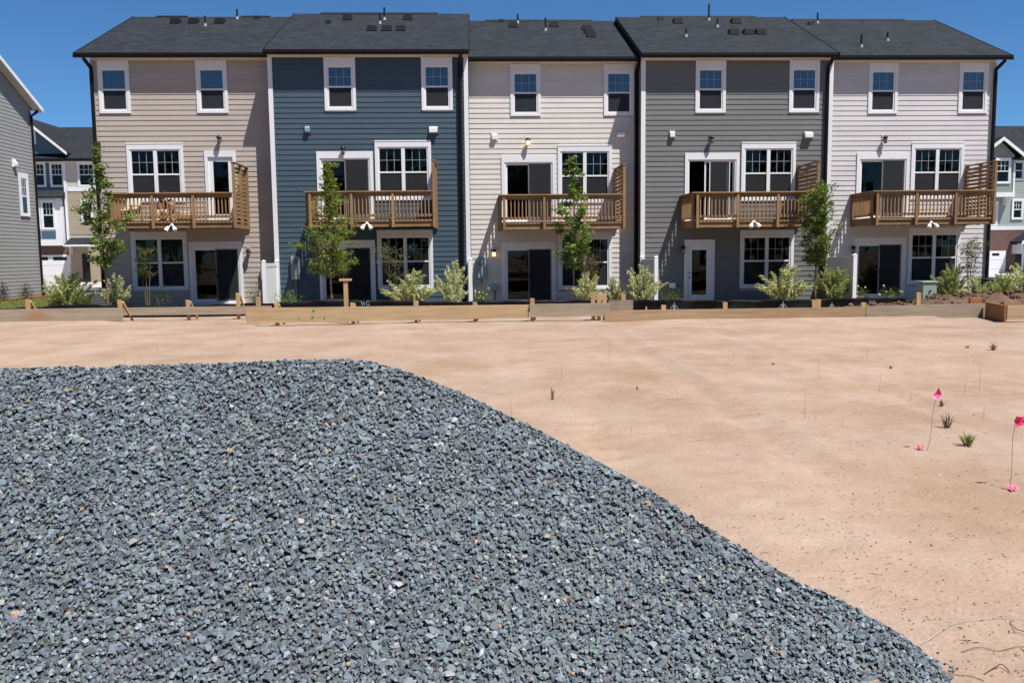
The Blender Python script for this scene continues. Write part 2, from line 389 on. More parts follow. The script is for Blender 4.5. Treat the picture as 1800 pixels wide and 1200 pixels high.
def window(root, x0, x1, z0, z1, cols=1, grille=True, glass=GLASS, screen=True, head=.21, side=.11, sill=.085, blind=False, curtain=()):
    t = MB(); frame_ring(t, x0, x1, z0, z1, -.052, -.0005, side, side, head, sill)
    t.box(x0-.0, x1+.0, -.062, -.0521, z1-.045, z1-.003)
    win = t.build('window', WHITE, root)
    hx0, hx1, hz0, hz1 = x0+side, x1-side, z0+sill, z1-head
    f = MB(); frame_ring(f, hx0, hx1, hz0, hz1, -.03, .06, .055, .055, .06, .07)
    cw = (hx1-hx0-.11-(cols-1)*.13)/cols; zm = (hz0+hz1)/2+.01
    for c in range(cols):
        a = hx0+.055+c*(cw+.13); b_ = a+cw
        if c: f.box(a-.13, a, -.04, .06, hz0+.07, hz1-.06)
        f.box(a, b_, -.015, .05, zm-.03, zm+.03)
    f.build('frame', VINYL, win)
    for c in range(cols):
        a = hx0+.055+c*(cw+.13); b_ = a+cw
        MB().box(a, b_, .018, .024, zm+.03, hz1-.06).build('pane', glass, win)
        MB().box(a, b_, .034, .040, hz0+.07, zm-.03).build('pane', glass, win)
        if grille:
            for k in (1, 2):
                x = a+cw*k/3; MB().box(x-.007, x+.007, .009, .0165, zm+.03, hz1-.06).build('muntin', MUNTIN, win)
            z = (zm+.03+hz1-.06)/2; MB().box(a, b_, .0075, .0155, z-.007, z+.007).build('muntin', MUNTIN, win)
        if screen: MB().box(a, b_, .004, .006, hz0+.07, zm-.03).build('insect_screen', SCREEN, win)
        for (u, v) in curtain:
            cb_ = MB(); nf = 9; xa = a+cw*u; xw = cw*(v-u)
            for q in range(nf): cb_.add([(xa+xw*q/nf, .12+.02*(q % 2), hz0), (xa+xw*(q+1)/nf, .14-.02*(q % 2), hz0), (xa+xw*(q+1)/nf, .14-.02*(q % 2), hz1), (xa+xw*q/nf, .12+.02*(q % 2), hz1)], [(0, 1, 2, 3)])
            cb_.build('curtain', CURTAIN, win)
        if blind: MB().box(a, b_, .075, .085, hz0+.5, hz1-.06).build('window_shade', BLIND, win)
    return (hx0, hx1, hz0, hz1)

def slider(root, x0, x1, z0, z1, ajar=False, head=.22, side=.12, glass=GLASS):
    t = MB(); frame_ring(t, x0, x1, z0, z1, -.052, -.0005, side, side, head, 0)
    dr = t.build('sliding_door', WHITE, root)
    hx0, hx1, hz0, hz1 = x0+side, x1-side, z0, z1-head
    f = MB(); frame_ring(f, hx0, hx1, hz0, hz1, -.03, .11, .05, .05, .055, .055)
    f.build('frame', VINYL, dr)
    a, b_ = hx0+.05, hx1-.05; w = (b_-a)/2; za, zb = hz0+.055, hz1-.055
    def panel(px0, px1, y, st, gl):
        p = MB(); frame_ring(p, px0, px1, za, zb, y-.015, y+.015, st, st, .05, .085); p.build('door_panel', VINYL, dr)
        MB().box(px0+st, px1-st, y-.003, y+.003, za+.085, zb-.05).build('pane', gl, dr)
    panel(a+w-.035, b_, .075, .055, glass)
    off = w*.68 if ajar else 0
    panel(a+off, a+w+.035+off, .03, .055, glass)
    sx = a+w-.02+(-.08 if ajar else 0)
    s = MB(); frame_ring(s, sx, b_-.004-(.18 if ajar else 0), za, zb, -.022, -.006, .03, .03, .03, .04); s.build('screen_frame', GREYM if not ajar else VINYL, dr)
    MB().box(sx+.03, b_-.034-(.18 if ajar else 0), -.015, -.013, za+.04, zb-.03).build('insect_screen', SCREEN, dr)
    hx = a+w-.01+off
    MB().box(hx, hx+.03, -.045, .0, za+.86, za+1.06).build('door_handle', BLACKM, dr)
    return (hx0, hx1, hz0, hz1)

def lite_door(root, x0, x1, z0, z1, hinge=1):
    t = MB(); frame_ring(t, x0, x1, z0, z1, -.052, -.0005, .12, .12, .22, 0)
    dr = t.build('door', WHITE, root)
    a, b_, za, zb = x0+.12, x1-.12, z0, z1-.22
    l = MB(); frame_ring(l, a, b_, za, zb, .0, .045, .18, .18, .17, .27); l.build('door_leaf', VINYL, dr)
    MB().box(a+.18, b_-.18, .018, .026, za+.27, zb-.17).build('pane', GLASS, dr)
    x = a+.09 if hinge > 0 else b_-.09
    for z in (za+.93, za+1.10):
        MB().tube([(x, .0, z), (x, -.02, z), (x, -.045, z)], [.022, .012, .032], 10).build('door_handle', BLACKM, dr)
    return (a, b_, za, zb)

LAMPGLOW = bpy.data.materials.new('lamp_glow'); LAMPGLOW.use_nodes = True
_e = LAMPGLOW.node_tree.nodes['Principled BSDF']; _e.inputs['Emission Color'].default_value = (1, .62, .25, 1); _e.inputs['Emission Strength'].default_value = 1.3
LAMPOFF = mat('lamp_glass', (.16, .16, .155), .2, .5)
BLOCK = {}
def sconce(root, x, z, h, lit=False):
    b = MB().box(x-.075, x+.075, -.045, -.0005, z-.02, z+.16); s = b.build('wall_light', SID[h], root, bevel=.004)
    MB().tube([(x, -.05, z+.07), (x, -.12, z+.11), (x, -.16, z+.09)], .014, 8).build('arm', BLACKM, s)
    MB().lathe([(.014, .06), (.04, .05), (.095, -.02), (.10, -.05), (.07, -.055)], (x, -.17, z+.06), 14).build('lamp_shade', BLACKM, s, smooth=True)
    MB().lathe([(.055, 0), (.065, -.07), (.06, -.15), (.035, -.17)], (x, -.17, z+.005), 12).build('lamp_glass', LAMPGLOW if lit else LAMPOFF, s, smooth=True)
    MB().lathe([(.066, -.165), (.068, -.185), (.03, -.19)], (x, -.17, z+.005), 12).build('lamp_base', BLACKM, s)
def vent_hood(root, x, z, h, big=False, m=None):
    w_ = .15 if big else .085
    s = MB().box(x-w_-.05, x+w_+.05, -.04, -.0005, z-.16, z+.16).build('wall_vent', SID[h], root, bevel=.004)
    MB().prism([(-.041, .12), (-.17 if big else -.13, .05), (-.17 if big else -.13, -.09), (-.041, -.11)], 'x', x-w_, x+w_).build('vent_hood', m or VINYL, s, loc=(0, 0, z))
def flood(root, x, y, z):
    s = MB().lathe([(.055, -.03), (.06, .0), (.04, .03)], (0, 0, 0), 14).build('flood_light', VINYL, root, loc=(x, y-.03, z), rot=(R(90), 0, 0))
    for sx in (-1, 1):
        MB().tube([(0, .0, 0), (sx*.06, -.03, .05), (sx*.105, -.09, .10)], [.02, .02, .026], 8).build('arm', VINYL, s)
        MB().tube([(sx*.09, -.06, .09), (sx*.12, -.11, .12), (sx*.165, -.19, .16)], [.045, .065, .075], 12).build('lamp_head', VINYL, s, smooth=False)
    MB().tube([(0, -.03, .05), (0, -.09, .09)], [.045, .04], 10).build('motion_sensor', BLACKM, s)

BAL_ME = MB().box(-.019, .019, -.019, .019, 0, .80).mesh('baluster'); BAL_ME.materials.append(DECKWOOD)
def balcony(root, x0, x1, D=1.83, left_return=True):
    zt, zd = 4.03, 3.06
    rim = MB()
    rim.box(x0, x1, -D, -D+.04, 2.79, 2.93).box(x0, x0+.04, -D+.04, -.001, 2.79, 2.93).box(x1-.04, x1, -D+.04, -.001, 2.79, 2.93)
    n = 9
    for k in range(1, n): xx = x0+(x1-x0)*k/n; rim.box(xx-.019, xx+.019, -D+.04, -.001, 2.80, 2.995)
    rim.box(x0+.03, x1-.03, -D+.055, -D+.095, 2.80, 3.0)
    bal = rim.build('balcony', DECKWOOD, root)
    MB().box(x0-.02, x1+.02, -D-.035, -D+.004, 2.965, 3.035).build('fascia', DECKWOOD, bal)
    MB().box(x0-.035, x0-.0205, -D-.03, -.03, 2.80, 3.03).build('fascia', DECKWOOD, bal)
    nb = 13; bw = (D-.0)/nb
    me = MB().box(x0-.01, x1+.01, 0, bw-.008, 3.0, zd-.0).mesh('deck_board'); me.materials.append(DECKWOOD)
    for k in range(nb): mesh_obj('deck_board', me, None, bal, loc=(0, -D+.006+k*bw, 0 if k else .0))
    # posts
    px = [x0+.0, x0+(x1-x0)/3, x0+2*(x1-x0)/3]
    pm = MB().box(-.045, .045, -.045, .045, 0, zt-.06-2.77).mesh('post'); pm.materials.append(DECKWOOD)
    for x in px: mesh_obj('post', pm, None, bal, loc=(x+.045, -D-.082, 2.77))
    mesh_obj('post', pm, None, bal, loc=(x0-.082, -D+.06, 2.77)); mesh_obj('post', pm, None, bal, loc=(x0-.082, -.07, 2.77))
    # rails (front, left side)
    MB().box(x0-.15, x1-.02, -D-.15, -D+.02, zt-.04, zt).build('cap_rail', DECKWOOD, bal, bevel=.004)
    MB().box(x0-.15, x0+.01, -D+.021, -.004, zt-.04, zt).build('cap_rail', DECKWOOD, bal, bevel=.004)
    MB().box(x0+.0, x1-.04, -D-.035, -D+.0, zt-.18, zt-.041).build('sub_rail', DECKWOOD, bal)
    MB().box(x0-.035, x0-.001, -D+.001, -.03, zt-.18, zt-.041).build('sub_rail', DECKWOOD, bal)
    MB().box(x0+.0, x1-.04, -D-.035, -D+.0, 3.135, 3.225).build('bottom_rail', DECKWOOD, bal)
    MB().box(x0-.035, x0-.001, -D+.001, -.03, 3.135, 3.225).build('bottom_rail', DECKWOOD, bal)
    for i in range(3):
        a = px[i]+.09; b_ = (px[i+1] if i < 2 else x1-.07); n = 10
        for k in range(n):
            mesh_obj('baluster', BAL_ME, None, bal, loc=(a+(b_-a)*(k+.5)/n, -D-.0545, 3.105))
    n = 13
    for k in range(n): mesh_obj('baluster', BAL_ME, None, bal, loc=(x0-.0545, -D+.12+(D-.24)*(k+.5)/n, 3.105))
    # privacy screen on the right
    top = 5.06
    spm = MB().box(-.045, .045, -.045, .045, 0, top-2.77).mesh('screen_post'); spm.materials.append(DECKWOOD)
    for y in (-D-.04, -D/2-.02, -.055): mesh_obj('screen_post', spm, None, bal, loc=(x1+.046, y, 2.77))
    slm = MB().box(-.012, .012, -D+.02, -.02, 0, .098).mesh('screen_slat'); slm.materials.append(DECKWOOD)
    n = 13
    for k in range(n): mesh_obj('screen_slat', slm, None, bal, loc=(x1-.0125+(.0 if k % 2 else -.0), 0, 3.14+k*(top-.05-3.14)/n))
    MB().box(x1-.03, x1+.11, -D-.1, -.004, top, top+.035).build('screen_cap', DECKWOOD, bal)
    return bal

HOUSE = {  # R (mid-window left edge X), wall Y, z offset, wall left, wall right (local)
    1: (-12.966, 33.0, .097, -1.134, 5.44), 2: (-3.71, 32.35, .057, -3.77, 3.51), 3: (3.144, 33.0, -.061, -3.32, 3.09),
    4: (10.036, 32.35, -.071, -3.78, 3.46), 5: (16.912, 33.0, -.022, -3.40, 3.24)}
HLAB = {1: 'beige end townhouse with people on its balcony', 2: 'dark blue townhouse with projecting front',
        3: 'cream white townhouse between the blue and the dark grey one', 4: 'dark grey townhouse with a single glazed back door',
        5: 'pale grey end townhouse beside the grey-green house'}
SLOPE = .487; EY, EZ = -.42, 9.16; RY = 5.45
def roof_z(y): return EZ+SLOPE*(y-EY)
ROOT = {}
def hl(h, px, py, dy=0):
    Rx, Yw, zo = HOUSE[h][:3]; p = onY(px, py, Yw+dy); return p[0]-Rx, p[2]-(-.45+zo)
def onroof(h, px, py):
    Rx, Yw, zo = HOUSE[h][:3]; r = ray(px, py)
    # z = roof_z(y) in local coords
    c0 = -.45+zo; t = (c0+EZ-SLOPE*(EY+Yw)-HC)/(r[2]-SLOPE*r[1]); p = r*t
    return p[0]-Rx, p[1]-Yw, p[2]+HC-c0
ROOFITEMS = {
 1: dict(box=[(309,41),(341,41),(387,41)], small=[(451,34)], pipe=[(361,46,16),(417,34,16)], ridge=[(277,330),(425,475)]),
 2: dict(box=[(611,35),(717,35),(654,54),(680,54),(705,54)], small=[(577,42)], pipe=[(668,42,17),(676,35,20)], ridge=[(565,770)]),
 3: dict(box=[(902,48),(974,47),(1031,53),(1035,58),(1039,65)], small=[(881,40)], pipe=[(910,41,15),(959,54,21)], ridge=[(853,1040)]),
 4: dict(box=[(1191,41),(1293,41),(1289,60),(1315,60),(1336,60)], small=[(1161,36)], pipe=[(1206,65,13),(1246,36,27),(1261,48,14)], ridge=[(1125,1327)]),
 5: dict(box=[], small=[(1425,45)], pipe=[(1437,41,17),(1514,83,21),(1560,72,14)], ridge=[(1391,1588)])}
FLASH = mat('lead_flashing', (0.225, 0.23, 0.235), .5, .4)

def townhouse(h):
    Rx, Yw, zo, wl, wr = HOUSE[h]
    root = empty('townhouse', (Rx, Yw, -.45+zo)); ROOT[h] = root
    tag(root, HLAB[h], 'house', 'townhouses in the row')
    holes = []
    if h == 1:
        holes.append(window(root, -.896, .249, 7.09, 9.0, 1, False, GLASS_UP, True, head=.30, blind=True))
        holes.append(window(root, 2.676, 3.82, 7.09, 9.0, 1, False, GLASS_UP, True, head=.30, blind=True))
        holes.append(window(root, 0, 2.077, 3.82, 6.01, 2, True, GLASS, True, head=.24))
        holes.append(window(root, -.02, 2.06, .51, 2.725, 2, False, GLASS, True, head=.24, curtain=((.05, .95),)))
        holes.append(lite_door(root, 2.856, 4.016, 3.08, 5.70))
        holes.append(slider(root, 2.106, 4.116, .02, 2.33))
        MB().box(2.05, 4.17, -.12, -.0005, -.10, .018).build('door_sill', WHITE, root)
        trims = [(-.896,.249,7.09,9.0),(2.676,3.82,7.09,9.0),(0,2.077,3.82,6.01),(-.02,2.06,.51,2.725),(2.856,4.016,3.08,5.70),(2.106,4.116,.02,2.33)]
    else:
        holes.append(window(root, -1.75, -.605, 7.09, 9.0, 1, True, GLASS_UP, True, head=.30))
        holes.append(window(root, 1.80, 2.945, 7.09, 9.0, 1, True, GLASS_UP, True, head=.30, curtain=((.0, .3), (.5, .95)) if h == 5 else ()))
        holes.append(window(root, 0.03, 2.107, 3.82, 6.01, 2, True, GLASS, True, head=.24, curtain=((.55, .85),) if h == 5 else ()))
        holes.append(window(root, 0.03, 2.107, .51, 2.725, 2, True, GLASS, True, head=.24))
        holes.append(slider(root, -2.12, -.045, 3.08, 5.62, ajar=(h == 4), head=.25))
        trims = [(-1.75,-.605,7.09,9.0),(1.80,2.945,7.09,9.0),(.03,2.107,3.82,6.01),(.03,2.107,.51,2.725),(-2.12,-.045,3.08,5.62)]
        if h == 4: holes.append(lite_door(root, -2.11, -.945, .02, 2.38)); trims.append((-2.11,-.945,.02,2.38))
        else: holes.append(slider(root, -2.14, -.06, .02, 2.36)); trims.append((-2.14,-.06,.02,2.36))
    wall = wall_with_holes(wl, wr, -.25, 9.1, 0, .15, holes).build('rear_wall', SHEATH, root)
    cl = .15 if h in (2, 4) else .0
    if cl:
        for (a, b_) in ((wl-.012, wl+cl), (wr-cl, wr+.012)):
            MB().box(a, b_, -.045, -.0003, -.12, 9.0).build('corner_board', WHITE, root)
    else:
        a, b_ = (wl-.012, wl+.10) if h == 1 else (wr-.10, wr+.012)
        if h != 3: MB().box(a, b_, -.04, -.0003, -.12, 9.0).build('corner_board', SID[h], root)
    xs0 = wl+(cl if cl else (.10 if h == 1 else .003)); xs1 = wr-(cl if cl else (.10 if h == 5 else .003))
    k = 0; z = .03; rng = random.Random(h)
    while z < 8.93:
        zs = [(t[0]+.02, t[1]-.02) for t, q in zip(trims, holes) if z+.2 > q[2]-.02 and z < q[3]+.02]
        for s, e in cut(xs0, xs1, zs):
            pts = [s]
            if e-s > 3.4: pts.append(s+rng.uniform(1.2, e-s-1.2))
            pts.append(e)
            for a, b_ in zip(pts[:-1], pts[1:]):
                zz = 1 if z+.205 < 9.0 else (9.0-z)/.205
                mesh_obj('siding_plank', PLANK[h], None, wall, loc=(a+.0006, 0, z), scale=(b_-a-.0012, 1, zz))
        z += EXPO
    MB().box(wl, wr, -.03, -.0004, -.25, .028).build('skirt_board', SID[h], root)
    # shell behind: side walls with gables, street wall, floors
    for (a, b_) in ((wl, wl+.12), (wr-.12, wr)):
        MB().prism([(.1505, -.25), (10.8, -.25), (10.8, 9.1), (RY, roof_z(RY)-.22), (.1505, 9.1)], 'x', a, b_).build('side_wall', SID[h], root)
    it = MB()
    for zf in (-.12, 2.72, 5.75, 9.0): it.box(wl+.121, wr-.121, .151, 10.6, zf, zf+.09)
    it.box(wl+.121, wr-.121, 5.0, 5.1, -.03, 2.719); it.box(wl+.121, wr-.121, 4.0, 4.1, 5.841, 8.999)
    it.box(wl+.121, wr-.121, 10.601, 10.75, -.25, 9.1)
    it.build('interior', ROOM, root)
    # eaves
    xl = wl-(.40 if h == 1 else .04 if cl else 0); xr = wr+(.38 if h == 5 else .04 if cl else 0)
    MB().box(xl+.01, xr-.01, -.31, 0, 9.10, 9.12).build('soffit', SOFFIT, root)
    MB().box(wl, wr, -.035, -.0006, 9.0, 9.099).build('frieze_board', SOFFIT, root)
    MB().box(xl, xr, -.33, -.311, 9.06, 9.19).build('fascia', GUTTER, root)
    MB().prism([(-.331, 9.03), (-.42, 9.03), (-.46, 9.10), (-.46, 9.185), (-.331, 9.185)], 'x', xl, xr).build('gutter', GUTTER, root)
    # roof
    th = .10; yb = 2*RY-EY
    rf = MB().prism([(EY, EZ+.012), (RY, roof_z(RY)+.012), (yb, EZ+.012), (yb, EZ+.012-th), (RY, roof_z(RY)+.012-th), (EY, EZ+.0185-.0)][:5]+[(EY+.12, EZ-.03)], 'x', xl-.02, xr+.02)
    roof = rf.build('roof', SHINGLE, root)
    for xe in (xl-.02, xr+.02):
        s = -1 if xe < 0 else 1
        q = sorted((xe, xe+s*.02))
        MB().prism([(EY-.02, EZ+.02), (RY, roof_z(RY)+.035), (yb, EZ+.02), (yb, EZ-.16), (RY, roof_z(RY)-.15), (EY-.02, EZ-.16)], 'x', q[0], q[1]).build('rake_board', GUTTER, roof)
        if (h == 1 and s < 0) or (h == 5 and s > 0):
            a, b_ = sorted((xe-s*.02, (wl if s < 0 else wr)+s*.001))
            MB().prism([(EY+.13, EZ-.06), (RY, roof_z(RY)-.12), (yb-.13, EZ-.06), (yb-.13, EZ-.08), (RY, roof_z(RY)-.15), (EY+.13, EZ-.08)], 'x', a, b_).build('rake_soffit', SOFFIT, root)
    IT = ROOFITEMS[h]
    for (x, y) in IT['box']:
        a, b_, c = onroof(h, x, y)
        v = MB().add([(-.2,-.19,-.05),(.2,-.19,-.05),(.2,.22,-.05),(-.2,.22,-.05),(-.17,-.17,.16),(.17,-.17,.16),(.17,.2,.2),(-.17,.2,.2)], [(4,5,6,7),(0,1,5,4),(1,2,6,5),(2,3,7,6),(3,0,4,7)])
        v.build('roof_vent', BLACKM, roof, loc=(a, b_, c))
    for (x, y) in IT['small']:
        a, b_, c = onroof(h, x, y)
        MB().add([(-.13,-.12,-.05),(.13,-.12,-.05),(.13,.15,-.05),(-.13,.15,-.05),(-.1,-.1,.12),(.1,-.1,.12),(.1,.12,.15),(-.1,.12,.15)], [(4,5,6,7),(0,1,5,4),(1,2,6,5),(2,3,7,6),(3,0,4,7)]).build('roof_vent', BLACKM, roof, loc=(a, b_, c))
    for (x, y, hp) in IT['pipe']:
        a, b_, c = onroof(h, x, y); L_ = hp/1500*(Yw+b_)
        p = MB().tube([(0, 0, -.05), (0, 0, L_)], .04, 10).build('vent_pipe', BLACKM, roof, loc=(a, b_, c))
        MB().lathe([(.09, -.06), (.06, .03), (.043, .10)], (0, 0, 0), 12).build('flashing', FLASH, roof, loc=(a, b_, c))
    for (x0, x1) in IT['ridge']:
        a = onroof(h, x0, 40)[0]; b_ = onroof(h, x1, 40)[0]
        f_ = (Yw+RY)/(Yw+onroof(h, x0, 40)[1]); a = (a+Rx)*f_-Rx; b_ = (b_+Rx)*f_-Rx
        zr = roof_z(RY)+.012
        MB().prism([(RY-.16, zr-.07), (RY-.15, zr-.02), (RY, zr+.05), (RY+.15, zr-.02), (RY+.16, zr-.07)], 'x', a, min(b_, xr)).build('ridge_vent', BLACKM, roof)
    # downspout
    dsx = {1: wl+.03, 2: wr-.29, 3: wr-.06, 4: wr-.22, 5: wr-.04}[h]
    sx = {1: -.10, 5: .14}.get(h, .04)
    MB().tube([(dsx+sx, -.40, 9.06), (dsx+sx, -.40, 8.98), (dsx, -.085, 8.72), (dsx, -.085, 8.6), (dsx, -.085, .25), (dsx, -.14, .12)], .068, 8).build('downspout', GUTTER, root)
    return root
for h in HOUSE: townhouse(h)
for h in (2, 3, 4, 5): balcony(ROOT[h], {2: -2.10, 3: -2.14, 4: -2.16, 5: -2.2}[h], {2: 2.22, 3: 2.22, 4: 2.2, 5: 2.22}[h])
balcony(ROOT[1], .06, 4.36)
for h, px, py in ((1, 302, 396), (2, 645, 393), (4, 1325, 390), (5, 1637, 391)):
    x, z = hl(h, px, py, -1.9); flood(ROOT[h], x, -1.866, max(z, 2.72)+.0)
for h, px, py, lit in ((1, 387, 243, 0), (1, 438, 441, 0), (2, 604, 262, 0), (3, 928, 247, 1), (3, 868, 442, 1), (4, 1249, 243, 0), (4, 1199, 436, 0), (5, 1553, 243, 0), (5, 1497, 436, 0)):
    x, z = hl(h, px, py); sconce(ROOT[h], x, z-.03, h, lit)
BLUEV = mat('blue_painted_vent', (.16, .28, .33), .5, .3)
vent_hood(ROOT[2], *hl(2, 541, 228), 2, False, BLUEV); vent_hood(ROOT[2], *hl(2, 762, 229), 2, True)
vent_hood(ROOT[3], *hl(3, 869, 241), 3); vent_hood(ROOT[3], *hl(3, 1091, 237), 3, True)
vent_hood(ROOT[4], *hl(4, 1181, 237), 4); vent_hood(ROOT[4], *hl(4, 1420, 238), 4, True)
# meters, boxes and conduits
UTIL = mat('utility_box_paint', (.20, .23, .25), .5, .35); UTILB = mat('utility_box_blue', (.22, .30, .32), .5, .35)
def meter_box(h, px0, py0, px1, py1, m, dial=True):
    x0, z1 = hl(h, px0, py0); x1, z0 = hl(h, px1, py1)
    b = MB().box(x0, x1, -.16, -.026, z0, z1).build('meter_box', m, ROOT[h], bevel=.01)
    if dial:
        xc = (x0+x1)/2-.02
        MB().lathe([(.085, 0), (.09, .03), (.075, .11), (.02, .12)], (0, 0, 0), 16).build('meter_dial', LAMPOFF, b, loc=(xc, -.16, z1-.22), rot=(R(90), 0, 0), smooth=True)
    MB().tube([((x0+x1)/2, -.07, z0), ((x0+x1)/2, -.07, -.1)], .022, 8).build('conduit', GREYM, b)
meter_box(2, 512, 450, 529, 491, UTIL); meter_box(3, 837, 452, 855, 489, UTILB); meter_box(3, 864, 499, 875, 510, UTILB, False)
meter_box(4, 1176, 497, 1186, 506, VINYL, False); meter_box(1, 459, 470, 464, 491, UTIL, False)

# ================================================================== VINYL FENCES
def vinyl_fence(X, Yend, Yfront, lab):
    o = empty('vinyl_fence', (X, Yfront, float(pad_z(X, Yfront)))); tag(o, lab, 'fence', 'white vinyl divider fences')
    L_ = Yend-Yfront; b0 = -o.location.z-.47
    for y in (.065, L_-.07):
        p = MB().box(-.065, .065, y-.065, y+.065, b0-.1, b0+1.69).build('post', VINYL, o)
        MB().add([(-.075,y-.075,b0+1.691),(.075,y-.075,b0+1.691),(.075,y+.075,b0+1.691),(-.075,y+.075,b0+1.691),(0,y,b0+1.75)], [(0,3,2,1),(0,1,4),(1,2,4),(2,3,4),(3,0,4)]).build('post_cap', VINYL, p)
    n = 9
    for k in range(n):
        a = .13+(L_-.27)*k/n; MB().box(-.011, .011, a+.002, a+(L_-.27)/n-.002, b0+.12, b0+1.49).build('picket', VINYL, o)
    for z in (.05, 1.49): MB().box(-.022, .022, .131, L_-.136, b0+z, b0+z+.13).build('rail', VINYL, o)
vinyl_fence(-7.40, 32.27, 30.2, 'white vinyl divider fence between the beige and the blue house')
vinyl_fence(-.20, 32.27, 30.0, 'white vinyl divider fence between the blue and the cream house')
vinyl_fence(6.28, 32.27, 29.6, 'white vinyl divider fence between the cream and the dark grey house')
vinyl_fence(13.40, 32.27, 29.75, 'white vinyl divider fence between the dark grey and the pale grey house')

# ================================================================== NEIGHBOUR HOUSE (left), its gable end faces +X
def neighbour():
    X = -22.9
    far = onX(60, 300, X)[1]; zb = -.6; ez = onX(59, 188, X)[2]-.05; s = .487; half = 6.4; yr = far-half
    o = empty('neighbour_house', (X, yr, zb)); tag(o, 'grey lap-sided house with its gable end beyond the lawn', 'house')
    SIDN = mat('siding_neighbour', (0.246, 0.246, 0.2419), .62, .25, noise=[(.7, .05, 3)], coord='World')
    E_ = ez-zb; RZ = E_+s*half
    MB().prism([(-half, -.3), (half, -.3), (half, E_), (0, RZ), (-half, E_)], 'x', -12, -.025).build('wall', SIDN, o)
    b = MB(); k = 0; z = 0.0
    while z < RZ-.2:
        hw = half if z < E_ else half-(z+.2-E_)/s
        if z+.2 > E_: hw = min(hw, half-(z+.2-E_)/s)
        b.add([(0,-hw,z),(0,hw,z),(-.016,hw,z+.2),(-.016,-hw,z+.2),(-.0245,-hw,z),(-.0245,hw,z)], [(0,1,2,3),(0,4,5,1)]); z += .178
    tag(b.build('siding', SIDN, o), kind='stuff')
    SHN = SHINGLE
    ov = .45
    MB().prism([(-half-ov, E_-s*ov+.22), (0, RZ+.22), (half+ov, E_-s*ov+.22), (half+ov, E_-s*ov+.1), (0, RZ+.1), (-half-ov, E_-s*ov+.1)], 'x', -12.2, .42).build('roof', SHN, o)
    MB().prism([(-half-ov-.01, E_-s*ov+.18), (0, RZ+.18), (half+ov+.01, E_-s*ov+.18), (half+ov+.01, E_-s*ov-.03), (0, RZ-.03), (-half-ov-.01, E_-s*ov-.03)], 'x', .421, .45).build('rake_board', WHITE, o)
    MB().prism([(-half-ov, E_-s*ov+.0), (0, RZ+.0), (half+ov, E_-s*ov+.0), (half+ov, E_-s*ov-.02), (0, RZ-.02), (-half-ov, E_-s*ov-.02)], 'x', .002, .42).build('rake_soffit', SOFFIT, o)
    MB().tube([(.2, half+.3, E_-.1), (.2, half+.25, E_-.25), (.06, half-.06, E_-.5), (.06, half-.06, .05)], .07, 8).build('downspout', GUTTER, o)
    MB().box(.001, .03, half-.13, half, 0, E_-.25).build('corner_board', SIDN, o)
    # window
    p = onX(31, 303, X); q = onX(52, 381, X); y0, y1 = p[1]-yr, q[1]-yr; z1, z0 = p[2]-zb, q[2]-zb
    def ring(b, a0, a1, c0, c1, x0, x1, w_, t, bo):
        b.box(x0, x1, a0, a1, c1-t, c1).box(x0, x1, a0, a1, c0, c0+bo).box(x0, x1, a0, a0+w_, c0+bo, c1-t).box(x0, x1, a1-w_, a1, c0+bo, c1-t); return b
    wn = ring(MB(), y0, y1, z0, z1, .002, .06, .14, .25, .1).build('window', WHITE, o)
    a0, a1, c0, c1 = y0+.14, y1-.14, z0+.1, z1-.25; zm = (c0+c1)/2
    f = ring(MB(), a0, a1, c0, c1, .003, .045, .06, .06, .06); f.box(.003, .045, a0+.06, a1-.06, zm-.03, zm+.03).build('frame', VINYL, wn)
    for (u, v) in ((c0+.06, zm-.03), (zm+.03, c1-.06)):
        MB().box(.018, .024, a0+.06, a1-.06, u, v).build('pane', GLASS_UP, wn)
        MB().box(.002, .006, a0+.06, a1-.06, u, v).build('black_room_backing', BLACKM, wn)  # flat black plate; its colour stands in for the unlit room
    for k in (1, 2): y = a0+.06+(a1-a0-.12)*k/3; MB().box(.026, .034, y-.01, y+.01, zm+.03, c1-.06).build('muntin', VINYL, wn)
    y = (zm+.03+c1-.06)/2; MB().box(.0255, .0335, a0+.06, a1-.06, y-.01, y+.01).build('muntin', VINYL, wn)
    p = onX(24, 292, X); l = MB().box(.001, .05, p[1]-yr-.15, p[1]-yr+.15, p[2]-zb-.05, p[2]-zb+.35).build('wall_vent', VINYL, o)
    MB().prism([(.051, .3), (.18, .15), (.18, .02), (.051, -.02)], 'y', p[1]-yr-.1, p[1]-yr+.1).build('vent_hood', VINYL, l, loc=(0, 0, p[2]-zb))
neighbour()

